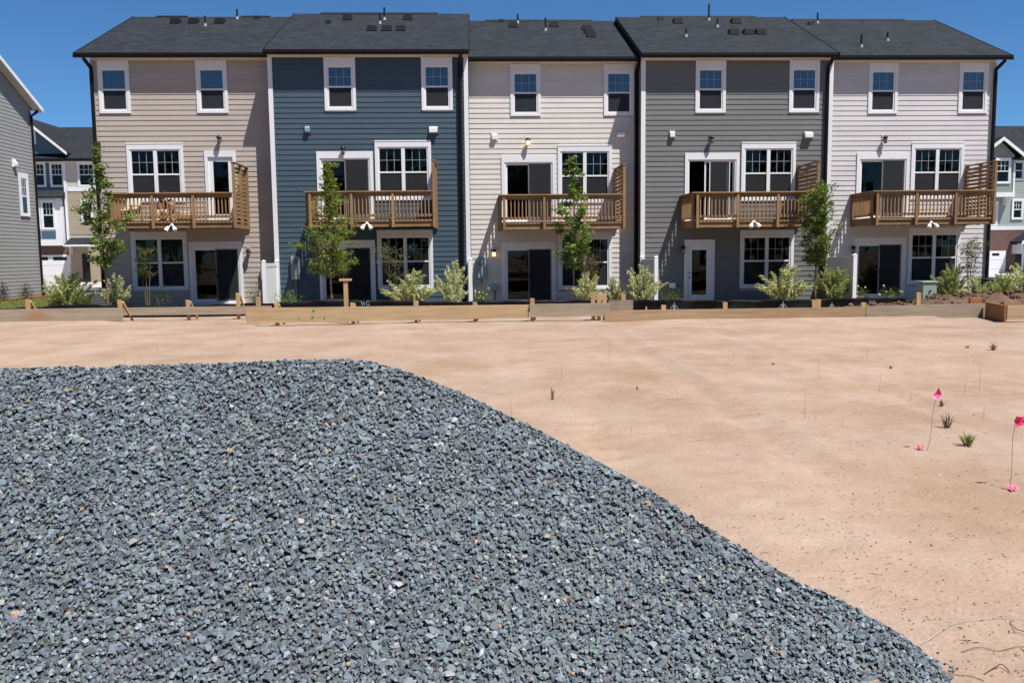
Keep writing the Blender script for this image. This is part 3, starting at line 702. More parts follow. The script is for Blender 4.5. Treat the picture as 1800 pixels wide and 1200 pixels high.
# ================================================================== HOUSES ACROSS THE STREET
class Facade:
    """boxes given in photo pixels on a plane Y; depths in metres towards the viewer"""
    def __init__(s, Y, root): s.Y = Y; s.root = root; s.L = root.location
    def P(s, px, py): p = onY(px, py, s.Y); return p[0]-s.L.x, p[2]-s.L.z
    def box(s, name, x0, y0, x1, y1, d0, d1, m, parent=None):
        a, c1 = s.P(x0, (y0+y1)/2); b_, _ = s.P(x1, (y0+y1)/2); c1 = s.P((x0+x1)/2, y0)[1]; c0 = s.P((x0+x1)/2, y1)[1]
        return MB().box(a, b_, -d1, -d0, c0, c1).build(name, m, parent or s.root)
    def window(s, x0, y0, x1, y1, cols=1, d=.0, grille=True):
        a = s.P(x0, (y0+y1)/2)[0]; b_ = s.P(x1, (y0+y1)/2)[0]; c1 = s.P((x0+x1)/2, y0)[1]; c0 = s.P((x0+x1)/2, y1)[1]
        t = MB(); frame_ring(t, a, b_, c0, c1, -d-.07, -d-.001, .13, .13, .2, .12); wn = t.build('window', WHITE, s.root)
        hx0, hx1, hz0, hz1 = a+.13, b_-.13, c0+.12, c1-.2; zm = (hz0+hz1)/2
        f = MB(); frame_ring(f, hx0, hx1, hz0, hz1, -d-.05, -d-.002, .05, .05, .05, .05); f.box(hx0+.05, hx1-.05, -d-.045, -d-.002, zm-.035, zm+.035)
        f.build('frame', VINYL, wn)
        MB().box(hx0+.05, hx1-.05, -d-.014, -d-.008, zm+.035, hz1-.05).build('pane', GLASS, wn)
        MB().box(hx0+.05, hx1-.05, -d-.0145, -d-.0085, hz0+.05, zm-.035).build('pane', GLASS, wn)
        MB().box(hx0+.05, hx1-.05, -d-.005, -d-.0025, hz0+.05, hz1-.05).build('black_room_backing', BLACKM, wn)  # black sheet behind both panes, interior darkness put into its colour
        if grille:
            for k in (1, 2): x = hx0+.05+(hx1-hx0-.1)*k/3; MB().box(x-.014, x+.014, -d-.024, -d-.016, zm+.035, hz1-.05).build('muntin', VINYL, wn)
            z = (zm+hz1)/2; MB().box(hx0+.05, hx1-.05, -d-.0245, -d-.0165, z-.014, z+.014).build('muntin', VINYL, wn)
        return wn
def lap(F, x0, y0, x1, y1, d, m, ex=.19):
    a = F.P(x0, (y0+y1)/2)[0]; b_ = F.P(x1, (y0+y1)/2)[0]; z1 = F.P((x0+x1)/2, y0)[1]; z = F.P((x0+x1)/2, y1)[1]; b = MB()
    while z < z1-.02:
        t = min(z+ex+.01, z1); b.add([(a,-d-.03,z),(b_,-d-.03,z),(b_,-d-.012,t),(a,-d-.012,t),(a,-d-.0015,z),(b_,-d-.0015,z)], [(0,1,2,3),(0,4,5,1)]); z += ex
    return tag(b.build('siding', m, F.root), kind='stuff')
BLUE2 = mat('blue_board', (.055, .11, .15), .6, noise=[(2, .06, 3)], coord='World'); TAN2 = mat('tan_siding', (0.328, 0.2788, 0.205), .6)
CREAM2 = mat('cream_board', (0.451, 0.4182, 0.369), .6); GREEN2 = mat('grey_green_siding', (0.2706, 0.3116, 0.287), .6); DKGREEN2 = mat('grey_green_board', (0.1968, 0.2378, 0.2173), .6)
def brick_extra(m, n, L, b, mp, cur):
    br = n.nodes.new('ShaderNodeTexBrick'); br.inputs['Scale'].default_value = 1; br.inputs['Brick Width'].default_value = .21; br.inputs['Row Height'].default_value = .075
    br.inputs['Mortar Size'].default_value = .008; br.inputs['Color1'].default_value = (.14, .055, .04, 1); br.inputs['Color2'].default_value = (.075, .035, .03, 1); br.inputs['Mortar'].default_value = (.2, .17, .15, 1)
    g = n.nodes.new('ShaderNodeNewGeometry'); sx = n.nodes.new('ShaderNodeSeparateXYZ'); cb = n.nodes.new('ShaderNodeCombineXYZ')
    L.new(g.outputs['Position'], sx.inputs[0]); L.new(sx.outputs['X'], cb.inputs['X']); L.new(sx.outputs['Z'], cb.inputs['Y']); L.new(cb.outputs[0], br.inputs['Vector'])
    L.new(br.outputs['Color'], b.inputs['Base Color'])
BRICK2 = mat('dark_brick', (.1, .05, .04), .9, extra=brick_extra)
def garage(F, x0, y0, x1, y1, wins, d):
    g_ = F.box('garage_door', x0, y0, x1, y1, d, d+.04, VINYL)
    n = 4
    for k in range(n):
        ya = y0+(y1-y0)*k/n; F.box('door_panel', x0+.4, ya+.5, x1-.4, ya+(y1-y0)/n-.4, d+.041, d+.055, VINYL, g_)
    for (a, c, b_, e) in wins: F.box('pane', a, c, b_, e, d+.056, d+.062, BLACKM, g_)
    return g_
def far_house_left():
    Y = 75.; b0 = onY(60, 522, Y); x1 = onY(185, 400, Y)[0]
    o = empty('far_house', (b0[0], Y, -.7)); F = Facade(Y, o)
    tag(o, 'blue and tan townhouse with white bay and garage across the street', 'house')
    ez = F.P(90, 280)[1]; xl = F.P(8, 280)[0]; xm = F.P(117, 330)[0]; xr = F.P(215, 280)[0]; s = .55
    MB().box(xl, xm, -.0, 11, -.5, ez).build('wall', BLUE2, o); MB().box(xm+.01, xr, -.25, 11, -.5, ez).build('wall', CREAM2, o)
    zr = F.P(130, 229)[1]*1.09
    MB().prism([(-.75, ez-.05), (6.2, zr), (13, ez-.05), (13, ez-.25), (-.75, ez-.2)], 'x', xl-.3, xr+.3).build('roof', SHINGLE, o)
    MB().box(xl, xr, -.85, -.751, ez-.22, ez-.03).build('gutter', GUTTER, o); MB().box(xl, xr, -.75, -.0, ez-.29, ez-.26).build('soffit', SOFFIT, o)
    # cross gable
    ax, az = F.P(45, 211); bx, bz = F.P(121, 271)
    sl_ = (az-bz)/(bx-ax); cxl = ax-(bx-ax)
    MB().prism([(ax, az-.12), (bx-.25, bz-.0), (cxl+.25, bz-.0)], 'y', -.3, 5.8).build('gable_wall', BLUE2, o)
    MB().prism([(ax, az+.25), (bx+.15, bz+.08), (bx+.15, bz-.12), (ax, az+.05), (cxl-.15, bz-.12), (cxl-.15, bz+.08)], 'y', -.75, 5.9).build('gable_roof', SHINGLE, o)
    MB().prism([(ax, az+.22), (bx+.17, bz+.06), (bx+.17, bz-.17), (ax, az-.05), (cxl-.17, bz-.17), (cxl-.17, bz+.06)], 'y', -.80, -.751).build('rake_board', WHITE, o)
    F.window(49, 230, 66.5, 255, d=.30, grille=False)
    F.window(55, 284, 81, 329); F.window(88, 284, 113, 329); F.window(139, 285, 170, 329, d=.25)
    F.box('corner_board', 116.5, 282, 121, 425, .251, .30, WHITE)
    # shed roof and bay
    a = F.P(56, 345)[0]; b_ = F.P(117.5, 345)[0]; z1 = F.P(90, 334)[1]; z0 = F.P(90, 349)[1]
    MB().prism([(-.0, z1), (-1.0, z0+.12), (-1.0, z0), (-.0, z0)], 'x', a-2, b_).build('shed_roof', SHINGLE, o)
    F.box('bay', 40, 349.5, 115, 432, .001, .65, WHITE)
    F.window(60, 352, 78, 404, d=.651); F.window(79.5, 352, 104, 404, d=.651)
    F.box('bay_panel', 62, 407, 79, 420, .652, .67, BLUE2); F.box('bay_panel', 80, 407, 105, 420, .652, .67, BLUE2)
    F.box('brick_wall', 20, 433, 128.5, 522, .001, .2, BRICK2)
    F.box('brick_pier', 118, 350, 124.5, 432, .001, .12, BRICK2)
    garage(F, 64, 448, 127, 522, [(66, 451.5, 87, 457.5), (96, 451.5, 120, 457.5)], .201)
    lap(F, 121.5, 338, 190, 412, .251, TAN2); F.box('band_board', 121.2, 329.5, 195, 336.5, .251, .31, WHITE)
    F.window(145, 352, 166, 391, d=.285)
    a = F.P(127, 430)[0]; b_ = F.P(167, 430)[0]; z1 = F.P(145, 418)[1]; z0 = F.P(145, 430)[1]
    MB().prism([(-.26, z1), (-1.5, z0), (-1.5, z0-.02), (-.26, z0-.02)], 'x', a, b_).build('canopy_roof', SHINGLE, o)
    MB().box(a-.05, b_+.05, -1.55, -.26, z0-.17, z0-.021).build('canopy', WHITE, o)
    for px in (131, 163): F.box('canopy_bracket', px-1, 433.5, px+1, 447, .26, .9, WHITE)
    F.box('porch_wall', 130, 434, 195, 522, .251, .33, TAN2)
    d_ = F.box('door', 149, 446, 162, 500, .331, .39, BLACKM); F.box('door_pane', 151, 450, 160, 475, .391, .40, GLASS, d_)
far_house_left()
def far_house_right():
    Y = 68.; o = empty('far_house', (onY(1760, 500, Y)[0], Y, -.7)); F = Facade(Y, o)
    tag(o, 'grey-green house with brick ground floor and white bands', 'house')
    ez = F.P(1790, 276)[1]; xl = F.P(1690, 280)[0]; xr = F.P(1990, 280)[0]; xm = F.P(1774, 300)[0]
    MB().box(xl, xr, 0, 10, -.5, ez).build('wall', GREEN2, o)
    zr = F.P(1770, 227)[1]*1.09
    MB().prism([(-.6, ez-.1), (5.6, zr), (11.5, ez-.1), (11.5, ez-.3), (-.6, ez-.26)], 'x', xl-.4, xr+.4).build('roof', SHINGLE, o)
    ax, az = F.P(1751, 247); bx, bz = F.P(1786, 275); cxl = 2*ax-bx
    MB().box(cxl+.15, xm, -.6, -.001, F.P(1760, 341)[1], bz).build('bay_wall', DKGREEN2, o)
    MB().prism([(ax, az-.1), (bx-.45, bz), (cxl+.45, bz)], 'y', -.6, 5).build('gable_wall', DKGREEN2, o)
    MB().prism([(ax, az+.2), (bx+.1, bz+.1), (bx+.1, bz-.08), (ax, az+.02), (cxl-.1, bz-.08), (cxl-.1, bz+.1)], 'y', -1.0, 5.1).build('gable_roof', SHINGLE, o)
    MB().prism([(ax, az+.15), (bx+.14, bz+.05), (bx+.14, bz-.25), (ax, az-.12), (cxl-.14, bz-.25), (cxl-.14, bz+.05)], 'y', -1.06, -1.001).build('rake_board', WHITE, o)
    F.window(1741, 279, 1768, 324, d=.601); F.window(1779, 281, 1800, 317, grille=False)
    F.box('band_board', 1735, 339.5, 1774, 347, .002, .75, WHITE)
    for px in (1762,): F.box('bracket', px, 347.5, px+3.5, 361, .002, .5, WHITE)
    lap(F, 1735, 347.5, 1850, 396, .0, GREEN2); lap(F, 1776, 319, 1850, 347, .0, GREEN2)
    F.box('corner_board', 1772.5, 290, 1775.5, 339, .601, .65, WHITE)
    F.window(1735, 354, 1753, 397, d=.032); F.window(1777.5, 349, 1798, 386, d=.032)
    F.box('band_board', 1730, 397, 1850, 404, .002, .12, WHITE)
    F.box('brick_wall', 1730, 404.5, 1850, 505, .001, .10, BRICK2)
    garage(F, 1733, 441, 1765, 505, [(1742, 445, 1754.5, 449.5)], .101)
    ax, az = F.P(1800, 407); bx, bz = F.P(1774, 425); cx2 = 2*ax-bx
    MB().prism([(ax, az), (cx2, bz), (cx2, bz-.15), (ax, az-.25), (bx, bz-.15), (bx, bz)], 'y', -1.6, -.101).build('porch_roof', SHINGLE, o)
    MB().prism([(ax, az-.02), (cx2, bz-.02), (cx2, bz-.28), (ax, az-.3), (bx, bz-.28), (bx, bz-.02)], 'y', -1.66, -1.601).build('porch_rake', WHITE, o)
    F.box('porch_beam', 1776, 425.5, 1826, 430, .9, 1.6, WHITE); F.box('porch_bracket', 1777, 430.5, 1779.5, 446, .101, 1.3, WHITE)
    d_ = F.box('door', 1783, 434, 1793, 490, .101, .15, BLACKM); F.box('door_casing', 1793.2, 432, 1797, 490, .101, .17, WHITE)
far_house_right()

# ================================================================== FORM BOARDS ON THE PAD
def gz(x, y): return float(pad_z(x, y))
def board(lab, px0, px1, yt0, yb0, yt1, yb1, Y0, Y1, m, stakes=(), th=.038, hover=None, group='form boards round the pad'):
    """board face given by its photo corners at depths Y0/Y1; stakes = (px, top py, dy behind, lean)"""
    A = onY(px0, yt0, Y0); B = onY(px1, yt1, Y1); A0 = onY(px0, yb0, Y0)[2]; B0 = onY(px1, yb1, Y1)[2]
    bx, by = A[0], Y0; ang = math.atan2(Y1-Y0, B[0]-A[0]); L_ = math.hypot(B[0]-A[0], Y1-Y0)
    o = empty('form_board', (bx, by, min(A0, B0)), ang); tag(o, lab, 'board', group)
    zb = min(A0, B0); n = 8; vs_ = []; fs = []
    rg = random.Random(int(px0))
    for k in range(n+1):
        t = k/n; w_ = .006*math.sin(t*7+px0)+rg.uniform(-.002, .002); zt = A[2]*(1-t)+B[2]*t-zb+rg.uniform(-.002, .002); z0 = A0*(1-t)+B0*t-zb
        vs_ += [(L_*t, w_, z0), (L_*t, w_, zt), (L_*t, w_+th, zt), (L_*t, w_+th, z0)]
    for k in range(n):
        a = 4*k; b_ = a+4
        for i in range(4): fs.append((a+i, a+(i+1) % 4, b_+(i+1) % 4, b_+i))
    fs += [(0, 3, 2, 1), (4*n, 4*n+1, 4*n+2, 4*n+3)]
    MB().add(vs_, fs).build('plank', m, o)
    for (px, pt, back, lean) in stakes:
        t = (px-px0)/(px1-px0); Yt = Y0*(1-t)+Y1*t; p = onY(px, pt, Yt+back); lx = (p[0]-bx)/math.cos(ang); h_ = p[2]-zb
        w2 = .045; y0 = .046+.008*math.sin(px); zg = gz(p[0], Yt+.06)-zb-.12
        MB().add([(lx-w2*.7,y0,zg),(lx+w2*.7,y0,zg),(lx+w2*.7,y0+.04,zg),(lx-w2*.7,y0+.04,zg),(lx-w2+lean,y0,h_),(lx+w2+lean,y0,h_-.006),(lx+w2+lean,y0+.04,h_-.004),(lx-w2+lean,y0+.04,h_+.003)],
                 [(0,3,2,1),(4,5,6,7),(0,1,5,4),(1,2,6,5),(2,3,7,6),(3,0,4,7)]).build('stake', STAKEW, o)
        MB().add([(lx+lean*.5+.01,y0+.05,h_-.06),(lx+lean*.5+.05,y0+.05,h_-.06),(lx+.10,y0+.5,zg),(lx+.06,y0+.5,zg),(lx+lean*.5+.01,y0+.09,h_-.03),(lx+lean*.5+.05,y0+.09,h_-.03),(lx+.10,y0+.54,zg),(lx+.06,y0+.54,zg)],
                 [(0,3,2,1),(4,5,6,7),(0,1,5,4),(1,2,6,5),(2,3,7,6),(3,0,4,7)]).build('brace', STAKEW, o)
    return o
SP = onY(66, 556, 18.7)
def stain_extra(m, n, L, b, mp, cur):
    g = n.nodes.new('ShaderNodeNewGeometry'); v = n.nodes.new('ShaderNodeVectorMath'); v.operation = 'SUBTRACT'; v.inputs[1].default_value = SP
    L.new(g.outputs['Position'], v.inputs[0]); v2 = n.nodes.new('ShaderNodeVectorMath'); v2.operation = 'MULTIPLY'; v2.inputs[1].default_value = (2.6, 0, 6.5); L.new(v.outputs[0], v2.inputs[0])
    t = n.nodes.new('ShaderNodeTexNoise'); t.inputs['Scale'].default_value = 5; L.new(g.outputs['Position'], t.inputs['Vector'])
    ln = n.nodes.new('ShaderNodeVectorMath'); ln.operation = 'LENGTH'; L.new(v2.outputs[0], ln.inputs[0])
    ad = n.nodes.new('ShaderNodeMath'); ad.operation = 'ADD'; L.new(ln.outputs['Value'], ad.inputs[0]); L.new(t.outputs['Fac'], ad.inputs[1])
    mr = n.nodes.new('ShaderNodeMapRange'); mr.inputs['From Min'].default_value = .7; mr.inputs['From Max'].default_value = 1.5; mr.inputs['To Min'].default_value = .8; mr.inputs['To Max'].default_value = 0
    L.new(ad.outputs[0], mr.inputs['Value']); mx = n.nodes.new('ShaderNodeMix'); mx.data_type = 'RGBA'
    L.new(mr.outputs[0], mx.inputs[0]); L.new(cur, mx.inputs[6]); mx.inputs[7].default_value = (.30, .16, .075, 1); L.new(mx.outputs[2], b.inputs['Base Color'])
RUSTBOARD = mat('stained_weathered_pine', (.285, .228, .168), .8, .2, noise=[(1.0, .16, 4), (8, .18, 4)], coord='World', stretch=(.25, 1, 3.5), bump=[(30, .25, .003)], extra=stain_extra)
board('long grey weathered form board with a rusty stain, below the lawn', -60, 213, 544.5, 571, 541, 566, 18.7, 18.7, RUSTBOARD, [(48, 526, .05, 0), (211, 527.5, .02, -.03)])
board('narrow grey form board below the beige house', 214, 436, 541, 554.5, 538, 552, 19.05, 19.05, PINEOLD, [(330, 527.5, .05, 0), (417, 515, .05, .01)])
b = board('long yellow pine form board with green paint marks', 432, 929.5, 541.5, 568, 535.5, 558.5, 17.05, 17.3, PINE, [(486, 532, .05, 0), (620, 532, .05, 0), (731, 528, .05, 0), (835, 531, .05, 0)])
GREENP = mat('green_spray_paint', (.14, .36, .15), .8)
for px, py, w_ in ((551, 543, 2.4), (549, 555, 2.6), (559, 555, .8), (564, 556, .8), (570, 557, 1.8), (525, 559, 1.2), (757, 538, .9)):
    p = onY(px, py, 17.04); s_ = w_/1500*17
    MB().add([(-s_,0,-s_*1.2),(s_*.7,0,-s_*.9),(s_,0,s_*.2),(s_*.3,0,s_*1.3),(-s_*.6,0,s_)], [(0,1,2,3,4)]).build('paint_mark', GREENP, b, loc=((p[0]-b.location.x), -.0125, p[2]-b.location.z))
board('short grey-tan form board beside the tripod of stakes', 931, 1072, 534.5, 557.5, 532.5, 555, 17.25, 17.2, PINEOLD, [(936, 525, -.06, 0), (1043, 514, .05, -.01), (1052, 515, .06, .02), (1062, 516, .1, 0)])
board('raised grey form board end behind the tan boards', 1070, 1113, 528, 545, 527.5, 545, 17.6, 17.6, PINEOLD, [(1096, 517, .05, 0)])
board('long damp tan form board in front of the dark grey house', 1063, 1522, 546, 570, 539.5, 567, 16.85, 16.75, PINETAN, [(1166, 536, .08, 0), (1274, 531, .08, 0), (1438, 526, .08, 0), (1432, 527, .08, -.02)])
board('grey form board with a white chalk streak', 1523, 1735, 538.5, 563, 533.5, 558, 16.75, 16.75, PINEOLD, [(1518, 531.5, .06, 0), (1615, 514, .06, 0)])
b = board('yellow form board at the pad corner', 1771, 1850, 537, 562, 536, 561, 15.5, 15.5, PINE, [])
# corner return board (in shade, facing left) and its stakes
p = onY(1770, 537, 15.5); q = onY(1736, 535, 16.7)
o = empty('form_board', (p[0], 15.5, 0)); tag(o, 'orange-brown return board at the pad corner', 'board', 'form boards round the pad')
zt = p[2]; L_ = math.hypot(q[0]-p[0], 1.2)
m_ = MB().box(0, L_, 0, .04, onY(1770, 567, 15.5)[2], zt).build('plank', REDWOOD, o, rot=(0, 0, math.atan2(1.2, q[0]-p[0])))
p2 = onY(1716, 530, 17.1)
s_ = empty('wood_stake', (p2[0], 17.1, gz(p2[0], 17.1))); tag(s_, 'short orange wooden block behind the chalk-marked board', 'stake')
MB().box(-.13, .13, 0, .06, -.1, onY(1716, 523, 17.1)[2]-s_.location.z).build('block', REDWOOD, s_, bevel=.006)
# tall T stake behind the pine board
p = onY(607, 490, 17.5)
o = empty('batter_stake', (p[0], 17.5, gz(p[0], 17.5))); tag(o, 'tall wooden T-shaped stake behind the pine board', 'stake')
zt = p[2]-o.location.z
MB().box(-.042, .042, 0, .042, -.2, zt-.045).build('post', STAKEW, o); MB().box(-.125, .125, -.02, .06, zt-.044, zt).build('crosspiece', PINE, o, bevel=.003)
p = onY(453, 520, 17.9); o = empty('wood_stake', (p[0], 17.9, gz(p[0], 17.9))); tag(o, 'square-cut stake beside the white fence at the pine board end', 'stake')
MB().box(-.045, .045, 0, .04, -.2, onY(453, 522, 17.9)[2]-o.location.z).build('post', STAKEW, o)
MB().box(-.20, .35, -.35, -.31, onY(453, 537, 17.9)[2]-.14-o.location.z, onY(453, 536, 17.9)[2]-o.location.z).build('crosspiece', PINETAN, o)

# ================================================================== SILT FENCE
FABRIC = mat('silt_fabric', (.006, .006, .007), .6, .18, noise=[(5, .3, 4)], coord='World', bump=[(3, .6, .05), (18, .3, .01)], stretch=(1, 1, .6))
tops = [(-120, 545), (0, 542), (60, 540), (110, 535.5), (145, 534), (215, 537), (300, 537.5), (420, 533), (500, 532), (560, 527.5), (640, 528), (740, 528), (800, 531), (860, 528), (940, 529), (1000, 527), (1050, 527),
        (1115, 527), (1160, 526.5), (1190, 525), (1215, 526), (1255, 528), (1300, 528), (1330, 527), (1420, 526), (1470, 524), (1520, 523), (1560, 521), (1605, 526)]
YF = 23.6
def fence_top(px):
    return np.interp(px, [t[0] for t in tops], [t[1] for t in tops])
pxs = np.arange(-120, 1606, 6); rows = 9; FV = []; 
for px in pxs:
    p = onY(px, fence_top(px)+.8*math.sin(px*.11), YF); zg = gz(p[0], YF)-.05
    for r_ in range(rows):
        t = r_/(rows-1); z = p[2]+(zg-p[2])*t
        y = YF+.05*math.sin(px*.055+t*2.5)+.03*math.sin(px*.21+t*5)+.05*math.sin(t*3.1)
        FV.append((p[0], y, z))
n_ = len(pxs); ii, jj = np.meshgrid(np.arange(rows-1), np.arange(n_-1)); a0 = (jj*rows+ii).ravel()
o = empty('silt_fence', (0, YF, -.5)); tag(o, 'low black silt fence sagging between the boards and the houses', 'fence')
FV = np.array(FV)-np.array([0, YF, -.5])
fb = mesh_obj('fabric', np_mesh('fabric', FV, np.stack([a0, a0+1, a0+rows+1, a0+rows], -1), 4), FABRIC, o)
sm = fb.modifiers.new('thickness', 'SOLIDIFY'); sm.thickness = .004
fb.data.polygons.foreach_set('use_smooth', [True]*len(fb.data.polygons))
for px in range(-60, 1600, 92):
    p = onY(px, fence_top(px)-1, YF+.1); MB().box(p[0]-.02, p[0]+.02, .09, .13, -.3, p[2]+.5-.03).build('stake', STAKEW, o)
MARK = mat('pale_blue_print', (.22, .27, .33), .8)
def mark(px, py, s=1.0, kind=0):
    p = onY(px, py, YF-.14); u = s*YF/1500; b = MB()
    def stroke(x0, z0, x1, z1, w_=.9):
        d = Vector((x1-x0, z1-z0)); nn = Vector((-d.y, d.x)).normalized()*w_/2
        b.add([((x0+nn.x)*u, 0, (z0+nn.y)*u), ((x1+nn.x)*u, 0, (z1+nn.y)*u), ((x1-nn.x)*u, 0, (z1-nn.y)*u), ((x0-nn.x)*u, 0, (z0-nn.y)*u)], [(0, 1, 2, 3)])
    if kind == 0:
        stroke(-7, -6, -6, -1); stroke(-6, -1, -1, 5); stroke(-1, 5, -1, -6, 1.6); stroke(1.2, 5, 1.2, -6, 1.6); stroke(1, 5, 6, -1); stroke(6, -1, 7, -6); stroke(.2, 3, .2, 9, 1)
    else:
        stroke(-7, 4, -5, -4); stroke(-5, -4, -3, 3); stroke(-3, 3, -1, -4); stroke(4, 4, 1.5, 0); stroke(1.5, 0, 4, -4); stroke(4, -4, 7, -3); stroke(7, -3, 7, 0); stroke(4, 4, 8, 3)
    b.build('printed_mark', MARK, o, loc=(p[0], -.15, p[2]+.5))
mark(1185, 540); mark(1276+100, 538); mark(1535, 536); mark(1462, 538, .8); mark(642, 533, 1.0, 1)

# ================================================================== SOIL HEAP behind the right boards
SOIL = mat('brown_soil', (0.105, 0.066, 0.044), .95, .1, noise=[(2.5, .3, 4), (25, .3, 4)], coord='World', bump=[(14, .8, .05), (50, .5, .015)])
SOILR = mat('red_soil', (.27, .13, .07), .95, .1, noise=[(6, .25, 4)], coord='World')
xs = np.arange(7.6, 17, .06); ys = np.arange(17.3, 22, .06); X, Y = np.meshgrid(xs, ys)
ptop = np.interp(X, [7.6, 8.6, 9.1, 10.2, 10.8, 11.6, 12.6, 17], [0, .06, .16, .18, .30, .36, .28, .26])
prof = np.clip(1-np.abs(Y-19.3)/2.0, 0, 1); prof = prof*prof*(3-2*prof)
Z = pad_z(X, Y)-.06+prof*ptop*1.02*(1+.6*fbm(X*1.6, Y*1.6, 21, 3))+prof*.13*np.abs(fbm(X*4.5, Y*4.5, 31, 4))
n_ = len(xs); ii, jj = np.meshgrid(np.arange(n_-1), np.arange(len(ys)-1)); a0 = (jj*n_+ii).ravel()
sh = mesh_obj('soil_heap', np_mesh('soil_heap', np.stack([X, Y, Z], -1).reshape(-1, 3), np.stack([a0, a0+1, a0+n_+1, a0+n_], -1), 4), SOIL)
tag(sh, 'low heap of brown clods behind the boards at the pad corner', 'soil')
rng = np.random.default_rng(5)
def hull(npts, dims, seed, jitter=.25):
    r = np.random.default_rng(seed); P_ = r.normal(size=(npts, 3)); P_ /= np.linalg.norm(P_, axis=1)[:, None]; P_ *= (1-jitter*r.random((npts, 1)))
    P_ = P_*np.array(dims)
    bm = bmesh.new(); [bm.verts.new(q) for q in P_]; bmesh.ops.convex_hull(bm, input=bm.verts)
    bm.verts.ensure_lookup_table(); used = sorted({v.index for f in bm.faces for v in f.verts} if False else {v for f in bm.faces for v in f.verts}, key=lambda v: v.index)
    bm.verts.index_update(); mp = {v: i for i, v in enumerate(used)}
    Vv = np.array([v.co[:] for v in used]); Ff = []
    bmesh.ops.triangulate(bm, faces=bm.faces)
    Ff = np.array([[mp[v] for v in f.verts] for f in bm.faces]); bm.free(); return Vv, Ff
clods = [hull(26, (1, .85, .7), 100+k, .3) for k in range(4)]
clod_me = []
for V_, F_ in clods:
    me = np_mesh('soil_clod', V_, F_, 3); me.materials.append(SOIL); clod_me.append(me)
for k in range(130):
    x = rng.uniform(8.6, 14.5); y = rng.uniform(18.3, 20.2)
    i = int((x-7.6)/.06); j = int((y-17.3)/.06); z = Z[j, i]; s_ = rng.uniform(.03, .12)
    c = mesh_obj('clod', clod_me[k % 4], None, sh, loc=(x, y, z+s_*.3), rot=tuple(rng.uniform(0, 6, 3)), scale=(s_, s_, s_*.8))

# ================================================================== GRAVEL PILE
crest = [(-420, 664, 3.78), (-220, 657, 3.72), (-100, 653, 3.66), (0, 650, 3.62), (150, 646, 3.58), (320, 640, 3.54), (430, 635, 3.51), (530, 632, 3.48), (600, 632, 3.46), (645, 635, 3.44), (670, 641, 3.43), (700, 650, 3.41), (756, 669, 3.37), (811, 692, 3.33), (867, 719, 3.28), (922, 747, 3.23), (978, 777, 3.18), (1033, 804, 3.13), (1089, 832, 3.08), (1144, 864, 3.02), (1186, 893, 2.97), (1260, 936, 2.88), (1330, 978, 2.80), (1400, 1020, 2.73), (1457, 1046, 2.68), (1499, 1074, 2.64), (1559, 1106, 2.58), (1598, 1131, 2.55), (1641, 1165, 2.51), (1672, 1199, 2.48)]
C = np.array([onY(*c) for c in crest]); tt = np.concatenate([[0], np.cumsum(np.linalg.norm(np.diff(C, axis=0), axis=1))]); tt /= tt[-1]
def B_(t):   # foot of the visible face, near the viewer, under the frame
    x = np.interp(t, [0, .45, .75, 1], [-2.6, -.95, .2, 1.40]); y = np.interp(t, [0, .35, .7, .9, 1], [2.15, 2.2, 2.22, 2.28, 2.40]); return x, y
def surf(t, s):
    """t along the crest, s: 0 crest .. 1 foot; negative s: far flank"""
    cx, cy, cz = (np.interp(t, tt, C[:, i]) for i in range(3)); bx, by = B_(t)
    d = np.clip(s, 0, 1); x = cx+(bx-cx)*d; y = cy+(by-cy)*d
    zz = cz*(1-d**1.08) + .035*np.sin(np.pi*d)*np.clip(2-2*t, 0, 1)
    zz = zz-.03*d
    # far flank: falls away from the viewer at the angle of repose
    e = np.clip(-s, 0, 1); run = (cz+.06)/.62; nrm_x = np.interp(t, [0, .45, .55, 1], [-.1, .12, .6, .70]); nrm_y = np.sqrt(1-nrm_x**2)
    x = x+nrm_x*run*e; y = y+nrm_y*run*e; zz = zz-(cz+.06)*e**1.15
    und = np.clip(np.minimum(1, zz/.25), 0, 1)*np.clip(np.abs(s)*5, .15, 1)
    zz = zz+und*(.055*fbm(x*1.1+3, y*1.1, 41, 2)+.03*fbm(x*3.2, y*3.2, 47, 2))
    return x, y, zz
nt_, ns_ = 170, 130
T, S = np.meshgrid(np.linspace(0, 1, nt_), np.concatenate([np.linspace(-1, 0, 30)[:-1], np.linspace(0, 1, ns_-29)]), indexing='ij')
X, Y, Z = surf(T, S); P0 = np.stack([X, Y, Z], -1); nS = P0.shape[1]
ii, jj = np.meshgrid(np.arange(nS-1), np.arange(nt_-1)); a0 = (jj*nS+ii).ravel()
STONE = mat('crushed_slate', (.12, .13, .14), .72, .35, attr=True, noise=[(160, .18, 3)], coord='World', bump=[(220, .25, .003)])
gbase = np_mesh('gravel_pile', P0.reshape(-1, 3)-np.array([0, 0, .016]), np.stack([a0, a0+nS, a0+nS+1, a0+1], -1), 4, np.tile(np.array([[.06, .067, .074]]), (nt_*nS, 1)))
gp = mesh_obj('gravel_pile', gbase, STONE); tag(gp, 'broad pile of crushed blue-grey gravel on the sand', 'gravel', kind='stuff')
